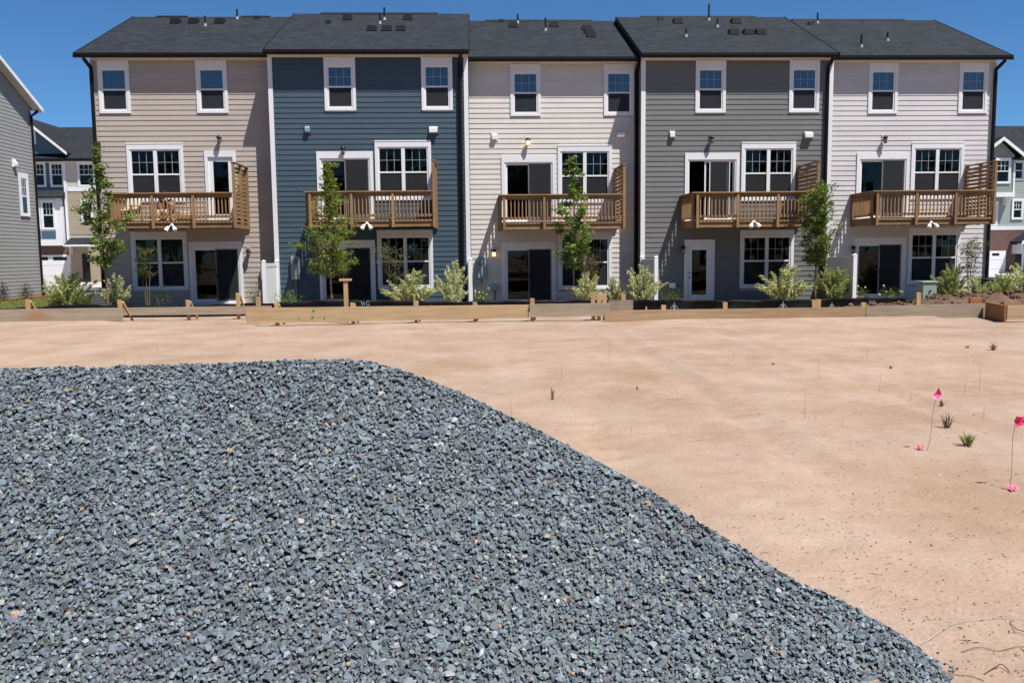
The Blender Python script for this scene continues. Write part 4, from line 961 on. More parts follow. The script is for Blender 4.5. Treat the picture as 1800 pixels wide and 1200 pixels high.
# stones spread over the surface by area
du = np.linalg.norm(np.cross(P0[1:, :-1]-P0[:-1, :-1], P0[:-1, 1:]-P0[:-1, :-1]), axis=2)
vis = np.ones_like(du); Sm = S[:-1, :-1]
vis = np.where(Sm < -.25, .3, vis); vis = np.where(T[:-1, :-1] < .06, .4, vis)
prob = (du*vis).ravel(); area = prob.sum(); N = int(min(125000, area*11500)); prob /= prob.sum()
idx = rng.choice(len(prob), N, p=prob); a, b_ = np.unravel_index(idx, du.shape)
ra, rb = rng.random(N)[:, None], rng.random(N)[:, None]
pos = P0[a, b_]*(1-ra)*(1-rb)+P0[a+1, b_]*ra*(1-rb)+P0[a, b_+1]*(1-ra)*rb+P0[a+1, b_+1]*ra*rb
nrm = np.cross(P0[a+1, b_]-P0[a, b_], P0[a, b_+1]-P0[a, b_]); nrm /= np.linalg.norm(nrm, axis=1)[:, None]; nrm *= np.sign(nrm[:, 2:3]+1e-9)
def scatter(name, pos, nrm, size, tint, shapes, mat_, parent=None, tilt=.45, lift=.25):
    N = len(pos); r = np.random.default_rng(len(pos)); n = nrm+r.normal(0, tilt, (N, 3)); n /= np.linalg.norm(n, axis=1)[:, None]
    ref = r.normal(size=(N, 3)); t1 = np.cross(n, ref); t1 /= np.linalg.norm(t1, axis=1)[:, None]; t2 = np.cross(n, t1)
    Rm = np.stack([t1, t2, n], -1); var = r.integers(0, len(shapes), N); Vs, Fs, Ts = [], [], []; off = 0
    for k, (V_, F_) in enumerate(shapes):
        m = np.where(var == k)[0]; Vw = np.einsum('nij,vj->nvi', Rm[m], V_)*size[m][:, None, None]+(pos[m]+nrm[m]*(size[m]*lift*r.uniform(-.6, 1, len(m)))[:, None])[:, None, :]
        nv = len(V_); Fs.append((F_[None]+off+(np.arange(len(m))*nv)[:, None, None]).reshape(-1, 3)); off += nv*len(m)
        Vs.append(Vw.reshape(-1, 3)); Ts.append(np.repeat(tint[m], nv, axis=0))
    return mesh_obj(name, np_mesh(name, np.concatenate(Vs), np.concatenate(Fs), 3, np.concatenate(Ts)), mat_, parent)
chips = [hull(8+k % 3, (1, .64 + .13*(k % 3), .22+.06*(k % 4)), 200+k, .12) for k in range(18)]
def stone_tints(N, r):
    pal = np.array([(.145, .168, .188), (.095, .11, .128), (.175, .207, .20), (.22, .24, .25), (.15, .145, .17), (.36, .37, .37), (.29, .27, .22), (.34, .22, .12)])
    k = r.choice(8, N, p=[.43, .18, .19, .09, .07, .015, .02, .005]); t = pal[k]*np.array([.70, .745, .79])*r.uniform(.7, 1.32, (N, 1))*r.normal(1, .04, (N, 3)); return np.clip(t, .015, .7)
size = np.clip(rng.lognormal(math.log(.0082), .38, N), .0035, .022); lay = rng.random(N) < .42; pos = pos-nrm*np.where(lay, .008, 0)[:, None]; size[lay] *= 1.15
tag(scatter('stones', pos, nrm, size, stone_tints(N, rng), chips, STONE, gp, .32, .15), kind='stuff')
# strays at the foot, on the sand
ns = 320; k = rng.integers(len(C)-10, len(C)-1, ns); q = rng.random(ns)[:, None]; pp = C[k]*(1-q)+C[k+1]*q
pp = pp+np.array([.72, .69, 0])*(rng.exponential(.05, (ns, 1))+.0); 
pp[:, 2] = pad_z(pp[:, 0], pp[:, 1])+.004
tag(scatter('stray_stones', pp, np.tile([[0, 0, 1.]], (ns, 1)), np.clip(rng.lognormal(math.log(.009), .4, ns), .004, .022), stone_tints(ns, rng), chips, STONE, gp, .2, .1), kind='stuff')

# ================================================================== VEGETATION
def leaves(name, pos, size, tint, mat_, parent, up=.4, aspect=.55, seed=0, dirs=None):
    """rhombic leaves, slightly folded along the midrib"""
    N = len(pos); r = np.random.default_rng(seed+N); n = r.normal(size=(N, 3)); n[:, 2] = np.abs(n[:, 2])+up; n /= np.linalg.norm(n, axis=1)[:, None]
    d = r.normal(size=(N, 3)) if dirs is None else dirs+r.normal(0, .45, (N, 3)); d = d-n*(d*n).sum(1)[:, None]; d /= np.linalg.norm(d, axis=1)[:, None]; s = np.cross(n, d)
    sz = np.asarray(size)[:, None]; fold = n*sz*.12
    V = np.stack([pos-d*sz*.5, pos+s*sz*aspect*.5+fold-d*sz*.05, pos+d*sz*.5, pos-s*sz*aspect*.5+fold-d*sz*.05], 1).reshape(-1, 3)
    i = np.arange(N)*4; F_ = np.stack([i, i+1, i+2, i, i+2, i+3], -1).reshape(-1, 3)
    return mesh_obj(name, np_mesh(name, V, F_, 3, np.repeat(tint, 4, axis=0)), mat_, parent)
def greens(N, r, base, var=.3, yellow=.12, tip=None):
    t = np.array(base)[None]*r.uniform(1-var, 1+var, (N, 1)); t[:, 0] *= r.uniform(.9, 1.25, N)
    m = r.random(N) < yellow; t[m] *= np.array([1.7, 1.45, .9]); return np.clip(t, 0, 1)

def tree(px, py_top, py_bot, py_base, Y, profile, lab, base, seed, nbr=70, lpb=55, leaf=.085, upang=1.1, aspect=.6, lean=0, spread=.16, trunk=.04):
    r = np.random.default_rng(seed); pb = onY(px, py_base, Y); g0 = gz(pb[0], Y); top = onY(px, py_top, Y)[2]-g0; cb = onY(px, py_bot, Y)[2]-g0
    o = empty('young_tree', (pb[0], Y, g0)); tag(o, lab, 'tree', 'young trees behind the houses')
    path = [Vector((lean*t*top+.03*math.sin(t*6+seed), .03*math.cos(t*5+seed), -.05+t*(top+.0))) for t in np.linspace(0, .97, 9)]
    b = MB().tube(path, [trunk*(1-.85*t) for t in np.linspace(0, 1, 9)], 7); P_, D_ = [], []
    pr = np.array(profile)
    CT = []
    for k in range(nbr):
        f_ = (k+r.random())/nbr; z1 = cb+(top-cb)*f_                     # height of the branch tip
        R_ = np.interp(f_, pr[:, 0], pr[:, 1]); rad = R_*(r.uniform(.75, 1.18) if k % 3 else r.uniform(.2, .6)); az = k*2.4+r.uniform(-.6, .6)
        z0 = max(cb*.85, z1-rad*upang*r.uniform(.6, 1.2)-.1); t0 = min(z0/top, .95); c = np.array(path[0].lerp(path[-1], t0))*np.array([1, 1, 0])+np.array([0, 0, z0])
        cx = lean*z1; e = np.array([cx+rad*math.cos(az), rad*math.sin(az), z1]); m_ = (c+e)/2+np.array([0, 0, .05*rad])
        b.tube([c, m_, e], [.014, .009, .003], 4, caps=False)
        for j in range(2+int(3*rad/pr[:, 1].max())):
            u = r.uniform(.35, 1.04); q0 = c*(1-u)**2+2*m_*u*(1-u)+e*u*u+r.normal(0, .05, 3)
            n = int(lpb*r.uniform(.5, 1.3)); sp = spread*r.uniform(.6, 1.15)*min(1, .35+R_/.5)
            g_ = r.normal(size=(n, 3)); g_ /= np.linalg.norm(g_, axis=1)[:, None]; q = q0+g_*(r.random((n, 1))**.5)*sp*np.array([1.25, 1.25, .8])
            P_.append(q); D_.append(np.tile(e-c+np.array([0, 0, -.15]), (n, 1))); CT.append(np.full(n, r.uniform(.75, 1.3)))
    CT = np.concatenate(CT)
    b.build('trunk', BARK, o, smooth=True)
    P_ = np.concatenate(P_); D_ = np.concatenate(D_); D_ /= np.linalg.norm(D_, axis=1)[:, None]+1e-6
    leaves('crown', P_, r.uniform(.7, 1.3, len(P_))*leaf, greens(len(P_), r, base)*CT[:, None], LEAF, o, .5, aspect, seed, D_)
    return o
tree(188, 256, 462, 530, 28.6, [(0, .3), (.12, .6), (.3, .8), (.5, .98), (.61, .85), (.66, .25), (.8, .2), (1, .08)], 'young broad-leaved tree in front of the beige house corner', (.10, .165, .035), 1, 40, 26, .115, spread=.20)
tree(583, 287, 478, 530, 27.5, [(0, .55), (.12, .85), (.3, .88), (.45, .78), (.6, .45), (.8, .26), (1, .1)], 'young feathery yellow-green tree in front of the blue house', (.135, .19, .035), 2, 70, 32, .09, .75, .42, spread=.21)
tree(1010, 272, 462, 528, 29.2, [(0, .4), (.15, .6), (.3, .66), (.5, .66), (.6, .55), (.66, .2), (.8, .24), (1, .1)], 'young slim maple in front of the cream house', (.10, .17, .035), 3, 42, 26, .115, spread=.18)
tree(1434, 322, 458, 528, 29.7, [(0, .25), (.1, .5), (.3, .62), (.55, .64), (.8, .58), (.93, .4), (1, .2)], 'dense upright young tree between the dark grey and pale grey houses', (.11, .17, .035), 4, 72, 29, .095, 1.4, .5, spread=.17)

def small_tree(px, py_top, py_bot, py_base, Y, rad, lab, base, seed, n=1100, leaf=.06, stems=4, name='crape_myrtle', sparse=1.0):
    r = np.random.default_rng(seed); pb = onY(px, py_base, Y); g0 = gz(pb[0], Y); top = onY(px, py_top, Y)[2]-g0; cb = onY(px, py_bot, Y)[2]-g0
    o = empty(name, (pb[0], Y, g0)); tag(o, lab, 'shrub', 'slender shrubs by the back walls'); b = MB(); P_ = []
    for k in range(stems):
        az = 2*math.pi*k/stems+r.uniform(0, 1); rr = rad*r.uniform(.25, .6); e = np.array([rr*math.cos(az), rr*math.sin(az), top*r.uniform(.8, 1)])
        b.tube([(.03*math.cos(az), .03*math.sin(az), -.05), (e[0]*.45, e[1]*.45, e[2]*.45), e], [.014, .011, .004], 5)
        for j in range(9):
            u = r.uniform(.0, 1); z = cb+(e[2]-cb)*u; bs = e*np.array([z/e[2], z/e[2], 0])+np.array([0, 0, z]); az2 = r.uniform(0, 6.28); l = rad*r.uniform(.3, .75)
            tp = bs+np.array([l*math.cos(az2), l*math.sin(az2), l*.7]); b.tube([bs, tp], [.005, .002], 4, caps=False)
            m_ = int(n/stems/9*sparse*r.uniform(.6, 1.4)); v = r.random(m_)[:, None]; P_.append(bs*(1-v)+tp*v+r.normal(0, rad*.12, (m_, 3)))
    b.build('stems', STEM, o); P_ = np.concatenate(P_)
    leaves('foliage', P_, r.uniform(.7, 1.3, len(P_))*leaf, greens(len(P_), r, base, .35, .2), LEAF, o, .4, .5, seed)
small_tree(260, 432, 490, 530, 30.3, .42, 'bushy shrub on thin stems before the beige house window', (.065, .085, .022), 11, 1300)
small_tree(690, 420, 505, 530, 30.0, .62, 'sparse airy shrub beside the blue house window', (.075, .10, .03), 12, 620, .075, 5, 'open_shrub')
small_tree(1033, 446, 500, 526, 29.6, .52, 'brown-green shrub before the cream house window', (.085, .075, .025), 13, 1000)
small_tree(1703, 418, 485, 520, 29.8, .5, 'tall open shrub at the pale grey house corner', (.085, .095, .04), 14, 900, .07)

def pale_shrub_mesh(seed, nst=70, lps=34, c0=(.40, .42, .20)):
    r = np.random.default_rng(seed); P_, D_ = [], []; b = MB()
    for k in range(nst):
        az = r.uniform(0, 6.283); out = r.uniform(.05, 1)**.7; L_ = r.uniform(.6, 1.15); ex = out*.66*L_; ez = L_*(1.0-.5*out**1.6)
        c = np.array([math.cos(az)*.06, math.sin(az)*.06, 0]); m_ = np.array([math.cos(az)*ex*.42, math.sin(az)*ex*.42, ez*.72]); e = np.array([math.cos(az)*ex, math.sin(az)*ex, ez])
        if k < 40: b.tube([c, m_, e], [.008, .005, .002], 4, caps=False)
        u = .22+.78*r.random(lps); q = c*((1-u)**2)[:, None]+2*m_*(u*(1-u))[:, None]+e*(u**2)[:, None]; P_.append(q+r.normal(0, 1, (lps, 3))*(.012+.03*(1-u)[:, None]))
        t = 2*(1-u)[:, None]*(m_-c)+2*u[:, None]*(e-m_); D_.append(t/np.linalg.norm(t, axis=1)[:, None])
    P_ = np.concatenate(P_); D_ = np.concatenate(D_); t = np.array(c0)[None]*r.uniform(.65, 1.3, (len(P_), 1))*np.ones((1, 3)); low = np.clip(1.1-P_[:, 2], 0, 1); 
    m = r.random(len(P_)) < .15; t[m] *= np.array([.5, .65, .45]); m = r.random(len(P_)) < .3; t[m] *= np.array([1.25, 1.2, 1.5])
    return b, P_, D_, np.clip(t, 0, .85)
PS = []
for k, c0 in enumerate([(.50, .51, .28), (.54, .55, .33), (.38, .41, .17)]):
    b, P_, D_, t = pale_shrub_mesh(50+k, 52, 110, c0); root = empty('tmp'); st = b.mesh('stems'); st.materials.append(STEM)
    f_ = leaves('foliage', P_, np.random.default_rng(k).uniform(.7, 1.3, len(P_))*.085, t, PALELEAF, None, .3, .20, k, D_); fm = f_.data
    bpy.data.objects.remove(f_); bpy.data.objects.remove(root); PS.append((st, fm))
def pale_shrub(px0, px1, pyt, pyb, Y, k, lab, rz=0., name='variegated_shrub', group='pale variegated shrubs by the houses'):
    a = onY(px0, pyb, Y); c = onY(px1, pyb, Y); x = (a[0]+c[0])/2; g0 = gz(x, Y); h_ = onY((px0+px1)/2, pyt, Y)[2]-g0; w_ = c[0]-a[0]
    o = empty(name, (x, Y, g0), rz); tag(o, lab, 'shrub', group)
    s_ = (w_/1.0, w_/1.0, h_/1.0); st, fm = PS[k]
    mesh_obj('stems', st, None, o, scale=s_); mesh_obj('foliage', fm, None, o, scale=s_)
pale_shrub(76, 168, 482, 532, 29.0, 2, 'broad yellow-green feathery shrub before the white garage door', .3)
pale_shrub(178, 232, 486, 530, 30.4, 0, 'pale feathery shrub against the beige house corner', 1.)
pale_shrub(676, 766, 478, 530, 29.6, 0, 'wide pale shrub below the blue house window', 2.)
pale_shrub(766, 826, 464, 530, 29.4, 1, 'tall pale shrub at the blue house downspout', 3.)
pale_shrub(1005, 1062, 482, 526, 29.2, 1, 'pale shrub around the stems of the brown-green shrub', 4.)
pale_shrub(1060, 1100, 488, 526, 29.8, 0, 'small pale shrub between two bigger shrubs before the cream house', 5.)
pale_shrub(1093, 1160, 470, 528, 29.4, 1, 'bright cream-leaved shrub against the fence of the dark grey house', .7)
pale_shrub(1334, 1420, 468, 528, 29.4, 0, 'bright cream-leaved shrub below the dark grey house window', 1.7)
pale_shrub(1424, 1502, 472, 528, 30.0, 2, 'yellowish feathery shrub against the fence of the pale grey house', 2.7)
pale_shrub(1644, 1700, 466, 520, 30.0, 2, 'pale shrub below the pale grey house window', 3.7)
pale_shrub(1690, 1745, 488, 520, 29.0, 0, 'low pale shrub around the tall open shrub', 4.7)
pale_shrub(1738, 1790, 480, 520, 28.6, 2, 'grey-green feathery shrub beyond the soil heap', 5.7)
pale_shrub(1768, 1850, 462, 520, 29.4, 1, 'large pale feathery shrub beyond the soil heap, before the brick house', .2)

def low_shrub(px, pyt, pyb, w_px, Y, lab, base, seed, cone=False, n=900, leaf=.05, flowers=False, cat='shrub'):
    r = np.random.default_rng(seed); pb = onY(px, pyb, Y); g0 = gz(pb[0], Y)+.02; h_ = onY(px, pyt, Y)[2]-g0; w_ = w_px/1500*Y/2
    o = empty('conifer_shrub' if cone else 'low_shrub', (pb[0], Y, g0)); tag(o, lab, cat, 'small dark conifers by the neighbour house' if cone else 'low green shrubs by the back doors')
    d = r.normal(size=(n, 3)); d /= np.linalg.norm(d, axis=1)[:, None]; q = r.random(n)**.4; P_ = d*q[:, None]; P_[:, 2] = P_[:, 2]*.5+.5
    if cone: P_[:, :2] *= np.clip(1.25-P_[:, 2:3]*1.1, .12, 1)
    P_ *= (1+.3*np.sin(5*np.arctan2(d[:, 1], d[:, 0])+seed))[:, None]*np.array([.85, .85, 1]); P_[:, 2] = np.clip(P_[:, 2], .02, 1.1); P_ *= np.array([w_, w_, h_])
    b = MB(); 
    for k in range(7): az = k*.9; b.tube([(0, 0, -.05), (math.cos(az)*w_*.4, math.sin(az)*w_*.4, h_*.6)], [.012, .004], 4)
    b.build('stems', STEM, o)
    leaves('foliage', P_, r.uniform(.7, 1.3, n)*leaf, greens(n, r, base), LEAF, o, .3, .45, seed)
    if flowers:
        q = P_[r.integers(0, n, 14)]*np.array([1, 1, 1.1]); leaves('flowers', np.repeat(q, 3, axis=0)+r.normal(0, .01, (42, 3)), np.full(42, .07), np.full((42, 3), .75), LEAF, o, .8, .9, seed+1)
low_shrub(7, 498, 525, 30, 40.5, 'small dark conifer by the grey neighbour wall with mulch around it', (.03, .045, .018), 21, True)
low_shrub(46, 500, 523, 36, 42.0, 'bushier dark conifer near the grey neighbour corner', (.03, .045, .018), 22, True)
low_shrub(79, 492, 519, 22, 47, 'slim light-green upright shrub beyond the lawn', (.09, .13, .05), 23, True)
low_shrub(452, 502, 533, 34, 30.8, 'rounded green shrub left of the vinyl fence by the beige house', (.06, .115, .02), 24)
low_shrub(505, 513, 536, 60, 30.8, 'wide light-green shrub under the blue house meter', (.11, .17, .02), 25)
low_shrub(843, 505, 532, 40, 30.6, 'green shrub with white flowers under the cream house meter', (.09, .15, .025), 26, flowers=True)
low_shrub(1180, 508, 530, 60, 30.6, 'dark green shrub beside the single glazed back door', (.05, .095, .015), 27)
low_shrub(1512, 508, 526, 34, 30.6, 'small flowering shrub left of the pale grey house sliding door', (.07, .10, .03), 28, flowers=True)
low_shrub(1562, 508, 527, 44, 30.2, 'small flowering shrub before the pale grey house sliding door', (.08, .12, .03), 29, flowers=True)
low_shrub(1646, 498, 522, 50, 30.4, 'dark shrub beside the green utility box', (.025, .035, .015), 30)
low_shrub(285, 505, 532, 56, 31.0, 'dark shrub below the beige house window', (.03, .045, .018), 31)

# lawn grass on the left
r = np.random.default_rng(77); n = 16000; x = r.uniform(-28, -13.3, n); y = r.uniform(26.4, 43, n); m = (x > -21.4) | (r.random(n) < .0); x, y = x[m], y[m]; n = len(x)
hgt = r.uniform(.05, .12, n); base = np.stack([x, y, pad_z(x, y)+.025], -1); dx = r.normal(0, .04, (n, 2)); wv = r.normal(size=(n, 2)); wv /= np.linalg.norm(wv, axis=1)[:, None]; wv = np.concatenate([wv*.012, np.zeros((n, 1))], 1)
tip = base+np.concatenate([dx, hgt[:, None]], 1); V = np.stack([base-wv, base+wv, tip], 1).reshape(-1, 3)
gme = np_mesh('grass', V, np.arange(3*n).reshape(-1, 3), 3, np.repeat(greens(n, r, (.14, .165, .05), .3, .25), 3, axis=0))
tag(mesh_obj('grass', gme, LEAF), 'short green lawn grass beside the grey neighbour house', 'grass', kind='stuff')

# woodland behind the viewer (seen only as reflections in the windows)
r = np.random.default_rng(9); P_, Sz = [], []; tb = MB()
for k in range(46):
    cx = -70+k*3.2+r.uniform(-1, 1); cy = r.uniform(-44, -34); H_ = r.uniform(9.5, 14.5); n = 420
    d = r.normal(size=(n, 3)); d /= np.linalg.norm(d, axis=1)[:, None]; q = d*(r.random((n, 1))**.35)*np.array([2.6, 2.6, H_*.42])*(1+.25*r.normal(size=(n, 1))); P_.append(q+np.array([cx, cy, H_*.58])); Sz.append(r.uniform(.6, 1.4, n))
    tb.tube([(cx, cy, -.3), (cx, cy, H_*.8)], [.22, .05], 6)
P_ = np.concatenate(P_); Sz = np.concatenate(Sz)
wd = leaves('woodland', P_, Sz, greens(len(P_), r, (.05, .085, .02), .4), LEAF, None, .3, .8, 5); tag(wd, 'far belt of green trees beyond the site', 'woodland', kind='stuff')
tag(tb.build('trunks', BARK, wd), kind='stuff')

# ================================================================== YARD EQUIPMENT
ACM = mat('ac_grey', (.20, .205, .21), .5, .4)
def ac_unit(px, pyt, pyb, Y, w_, lab, m=ACM):
    p = onY(px, pyb, Y); g0 = gz(p[0], Y); h_ = onY(px, pyt, Y)[2]-g0
    o = empty('air_conditioner', (p[0], Y, g0)); tag(o, lab, 'air conditioner')
    MB().box(-w_/2, w_/2, -w_/2, w_/2, -.05, h_-.06).build('cabinet', m, o, bevel=.02); n = 11
    lm = MB().box(-w_/2+.03, w_/2-.03, -w_/2-.016, -w_/2-.001, 0, .018).mesh('louvre'); lm.materials.append(m)
    for k in range(n): mesh_obj('louvre', lm, None, o, loc=(0, 0, .1+(h_-.25)*k/n))
    MB().box(-w_/2-.02, w_/2+.02, -w_/2-.02, w_/2+.02, h_-.059, h_).build('top_cover', m, o, bevel=.01)
    MB().lathe([(.02, 0), (w_*.38, .0), (w_*.40, .02), (w_*.38, .03), (.05, .03)], (0, 0, h_+.001), 18).build('fan_grille', BLACKM, o)
ac_unit(181, 507, 535, 31.6, .8, 'grey air conditioner at the beige house corner')
ac_unit(1742, 489, 515, 31.8, .85, 'dark air conditioner at the pale grey house corner', mat('ac_dark', (.035, .037, .04), .5, .4))
GREENBOX = mat('green_utility_paint', (.19, .25, .215), .5, .35)
p = onY(1628, 520, 29.3); g0 = gz(p[0], 29.3); h_ = onY(1628, 494, 29.3)[2]-g0
o = empty('utility_pedestal', (p[0], 29.3, g0)); tag(o, 'pale green utility box below the pale grey house window', 'utility box')
MB().add([(-.27,-.25,-.05),(.27,-.25,-.05),(.27,.25,-.05),(-.27,.25,-.05),(-.24,-.22,h_-.05),(.24,-.22,h_-.05),(.24,.22,h_-.05),(-.24,.22,h_-.05)], [(0,3,2,1),(4,5,6,7),(0,1,5,4),(1,2,6,5),(2,3,7,6),(3,0,4,7)]).build('cabinet', GREENBOX, o, bevel=.012)
MB().box(-.28, .28, -.26, .26, h_-.049, h_).build('lid', GREENBOX, o, bevel=.015); MB().box(-.03, .03, -.268, -.25, h_*.55, h_*.55+.08).build('latch', BLACKM, o)

# ================================================================== BALCONY OF THE BEIGE HOUSE: people and furniture
DZ = 3.06-.45+.097+.003
CHAIRW = mat('chair_wood', (.20, .11, .055), .6, .3, noise=[(8, .15, 4)]); CUSH = mat('cream_cushion', (.50, .46, .38), .9, .1); WICK = mat('wicker', (.22, .17, .09), .8, .2, noise=[(30, .3, 3)])
def chair(px, Y, lab, cushion, wide=.62, rz=0, back=.55):
    x = onY(px, 360, Y)[0]; o = empty('deck_chair', (x, Y, DZ), rz); tag(o, lab, 'chair'); w_ = wide/2
    for sx in (-1, 1):
        MB().box(sx*w_-.025, sx*w_+.025, -.30, -.25, 0, .56).build('leg', CHAIRW, o)
        MB().add([(sx*w_-.025,.22,0),(sx*w_+.025,.22,0),(sx*w_+.025,.27,0),(sx*w_-.025,.27,0),(sx*w_-.025,.24,.56),(sx*w_+.025,.24,.56),(sx*w_+.025,.29,.56),(sx*w_-.025,.29,.56)], [(0,3,2,1),(4,5,6,7),(0,1,5,4),(1,2,6,5),(2,3,7,6),(3,0,4,7)]).build('leg', CHAIRW, o)
        MB().box(sx*w_-.05, sx*w_+.05, -.36, .30, .561, .59).build('armrest', CHAIRW, o, bevel=.006)
    for k in range(5): MB().box(-w_+.03, w_-.03, -.30+k*.11, -.30+k*.11+.09, .34-k*.012, .36-k*.012).build('seat_slat', CHAIRW, o)
    for k in range(6):
        a = -w_+.04+k*(wide-.08)/6; MB().add([(a,.2,.30),(a+.075,.2,.30),(a+.075,.22,.30),(a,.22,.30),(a,.38,.34+back),(a+.075,.38,.34+back),(a+.075,.40,.34+back),(a,.40,.34+back)], [(0,3,2,1),(4,5,6,7),(0,1,5,4),(1,2,6,5),(2,3,7,6),(3,0,4,7)]).build('back_slat', CHAIRW, o)
    if cushion:
        MB().box(-w_+.04, w_-.04, -.30, .18, .365, .45).build('seat_cushion', CUSH, o, bevel=.03)
        MB().add([(-w_+.05,.08,.45),(w_-.05,.08,.45),(w_-.05,.19,.44),(-w_+.05,.19,.44),(-w_+.05,.25,.34+back-.02),(w_-.05,.25,.34+back-.02),(w_-.05,.37,.34+back-.02),(-w_+.05,.37,.34+back-.02)], [(0,3,2,1),(4,5,6,7),(0,1,5,4),(1,2,6,5),(2,3,7,6),(3,0,4,7)]).build('back_cushion', CUSH, o, bevel=.03)
    return o
chair(226, 32.35, 'wooden deck chair with cream cushions on the beige house balcony', True, .72, -.35)
chair(289, 32.45, 'wooden deck chair under the seated person', False, .62, .05, .5)
x = onY(324, 372, 32.2)[0]; o = empty('wicker_pouf', (x, 32.2, DZ)); tag(o, 'round wicker pouf beside the seated person', 'pouf')
b = MB().lathe([(.22, 0), (.27, .06), (.285, .16), (.27, .26), (.22, .30)], (0, 0, 0), 20); b.build('body', WICK, o, smooth=True)
for k in range(5): MB().tube([(.288*math.cos(t*.3142)*(1-.12*abs(k-2)/2), .288*math.sin(t*.3142)*(1-.12*abs(k-2)/2), .05+k*.05) for t in range(21)], .012, 5, caps=False).build('rope_coil', WICK, o)
MB().lathe([(.23, 0), (.24, .03), (.15, .05), (.02, .055)], (0, 0, .301), 18).build('cushion', CUSH, o, smooth=True)

def skin_mesh(name, verts, edges, rad, root, m, parent, sub=2):
    bm = bmesh.new(); sk = bm.verts.layers.skin.verify(); bv = []
    for i, (v, r_) in enumerate(zip(verts, rad)):
        q = bm.verts.new(v); q[sk].radius = (r_, r_) if not isinstance(r_, tuple) else r_; q[sk].use_root = (i == root); bv.append(q)
    for a, c in edges: bm.edges.new((bv[a], bv[c]))
    me = bpy.data.meshes.new(name); bm.to_mesh(me); bm.free(); o_ = mesh_obj(name, me, m, parent)
    s_ = o_.modifiers.new('skin', 'SKIN'); s_.use_smooth_shade = True; u = o_.modifiers.new('sub', 'SUBSURF'); u.levels = sub; u.render_levels = sub
    return o_
SKINM = mat('skin', (.42, .25, .18), .55, .3); BLACKC = mat('black_cloth', (.012, .012, .014), .9, .1); SHORTS = mat('pale_cloth', (.42, .40, .36), .9, .1); HAIR = mat('dark_hair', (.015, .011, .009), .6, .3); PHONE = BLACKM
x = onY(289, 352, 32.3)[0]; per = empty('person', (x, 32.38, DZ)); tag(per, 'person in a black top sitting with raised hands on the balcony', 'person')
J = [(0, .02, .50), (0, .05, .66), (0, .04, .84), (0, .03, .98), (0, .01, 1.07), (0, -.01, 1.16), (0, -.015, 1.25),          # pelvis, waist, chest, shoulders, neck, head
     (-.10, -.04, .49), (-.14, -.40, .50), (-.12, -.42, .12), (-.12, -.44, .05), (-.13, -.56, .03),
     (.10, -.04, .49), (.13, -.38, .50), (.17, -.30, .12), (.17, -.31, .05), (.19, -.43, .03),
     (-.18, .02, .96), (-.27, -.10, .74), (-.13, -.30, .92), (-.11, -.33, .98), (.18, .02, .96), (.27, -.10, .74), (.13, -.30, .92), (.11, -.33, .98)]
SEATZ = lambda z: z if z < .2 else .37+(z-.5)*.88
J = [(a, b_, SEATZ(c)) for a, b_, c in J]
E_ = [(0,1),(1,2),(2,3),(3,4),(4,5),(5,6),(0,7),(7,8),(8,9),(9,10),(10,11),(0,12),(12,13),(13,14),(14,15),(15,16),(3,17),(17,18),(18,19),(19,20),(3,21),(21,22),(22,23),(23,24)]
rd = [.13, .12, .135, .10, .052, .085, .075, .095, .066, .045, .04, .03, .095, .066, .045, .04, .03, .058, .042, .03, .032, .058, .042, .03, .032]
skin_mesh('body', J, E_, rd, 0, SKINM, per)
skin_mesh('top', [J[1], J[2], J[3], (-.17, .02, .775), (-.22, -.03, .70), (.17, .02, .775), (.22, -.03, .70), (0, .03, .44)], [(7,0),(0,1),(1,2),(2,3),(3,4),(2,5),(5,6)], [.133, .148, .112, .072, .062, .072, .062, .14], 0, BLACKC, per)
skin_mesh('shorts', [J[0], J[7], (-.13, -.27, .37), J[12], (.12, -.26, .37), (0, .03, .42)], [(5,0),(0,1),(1,2),(0,3),(3,4)], [.145, .112, .088, .112, .088, .14], 0, SHORTS, per)
hb = bmesh.new(); bmesh.ops.create_uvsphere(hb, u_segments=14, v_segments=9, radius=1)
for v in hb.verts:
    v.co = Vector((v.co.x*.10, v.co.y*.115+.012, v.co.z*.115+1.015))
    if v.co.y < -.045 and v.co.z < 1.05: v.co.y = -.02
me = bpy.data.meshes.new('hair'); hb.to_mesh(me); hb.free(); mesh_obj('hair', me, HAIR, per); me.polygons.foreach_set('use_smooth', [True]*len(me.polygons))
MB().add([(-.014,-.09,.965),(.014,-.09,.965),(0,-.118,.97),(0,-.088,1.005)], [(0,1,2),(1,3,2),(3,0,2)]).build('nose', SKINM, per)
for sx in (-1, 1):
    hd = MB(); hp = Vector((sx*.11, -.33, .793))
    for k in range(4):
        a = hp+Vector((sx*(.018-.012*k), -.01, .02)); hd.tube([a, a+Vector((-sx*.012, -.012, .045-.004*abs(k-1))), a+Vector((-sx*.045, -.004, .05-.006*abs(k-1)))], [.009, .008, .006], 6)
    hd.tube([hp+Vector((-sx*.02, -.01, -.005)), hp+Vector((-sx*.045, -.022, .012)), hp+Vector((-sx*.06, -.02, .035))], [.010, .009, .007], 6)
    hd.build('fingers', SKINM, per, smooth=True)
    MB().lathe([(.006, -.006), (.011, 0), (.006, .006)], (sx*.035, -.088, 1.005), 8).build('eye', BLACKM, per)
x0 = x; o = empty('phone', (x0, 32.38-.365, DZ+.833)); tag(o, 'black phone held up in both hands of the seated person', 'phone')
MB().box(-.075, .075, -.005, .005, -.035, .04).build('case', BLACKM, o, bevel=.003)

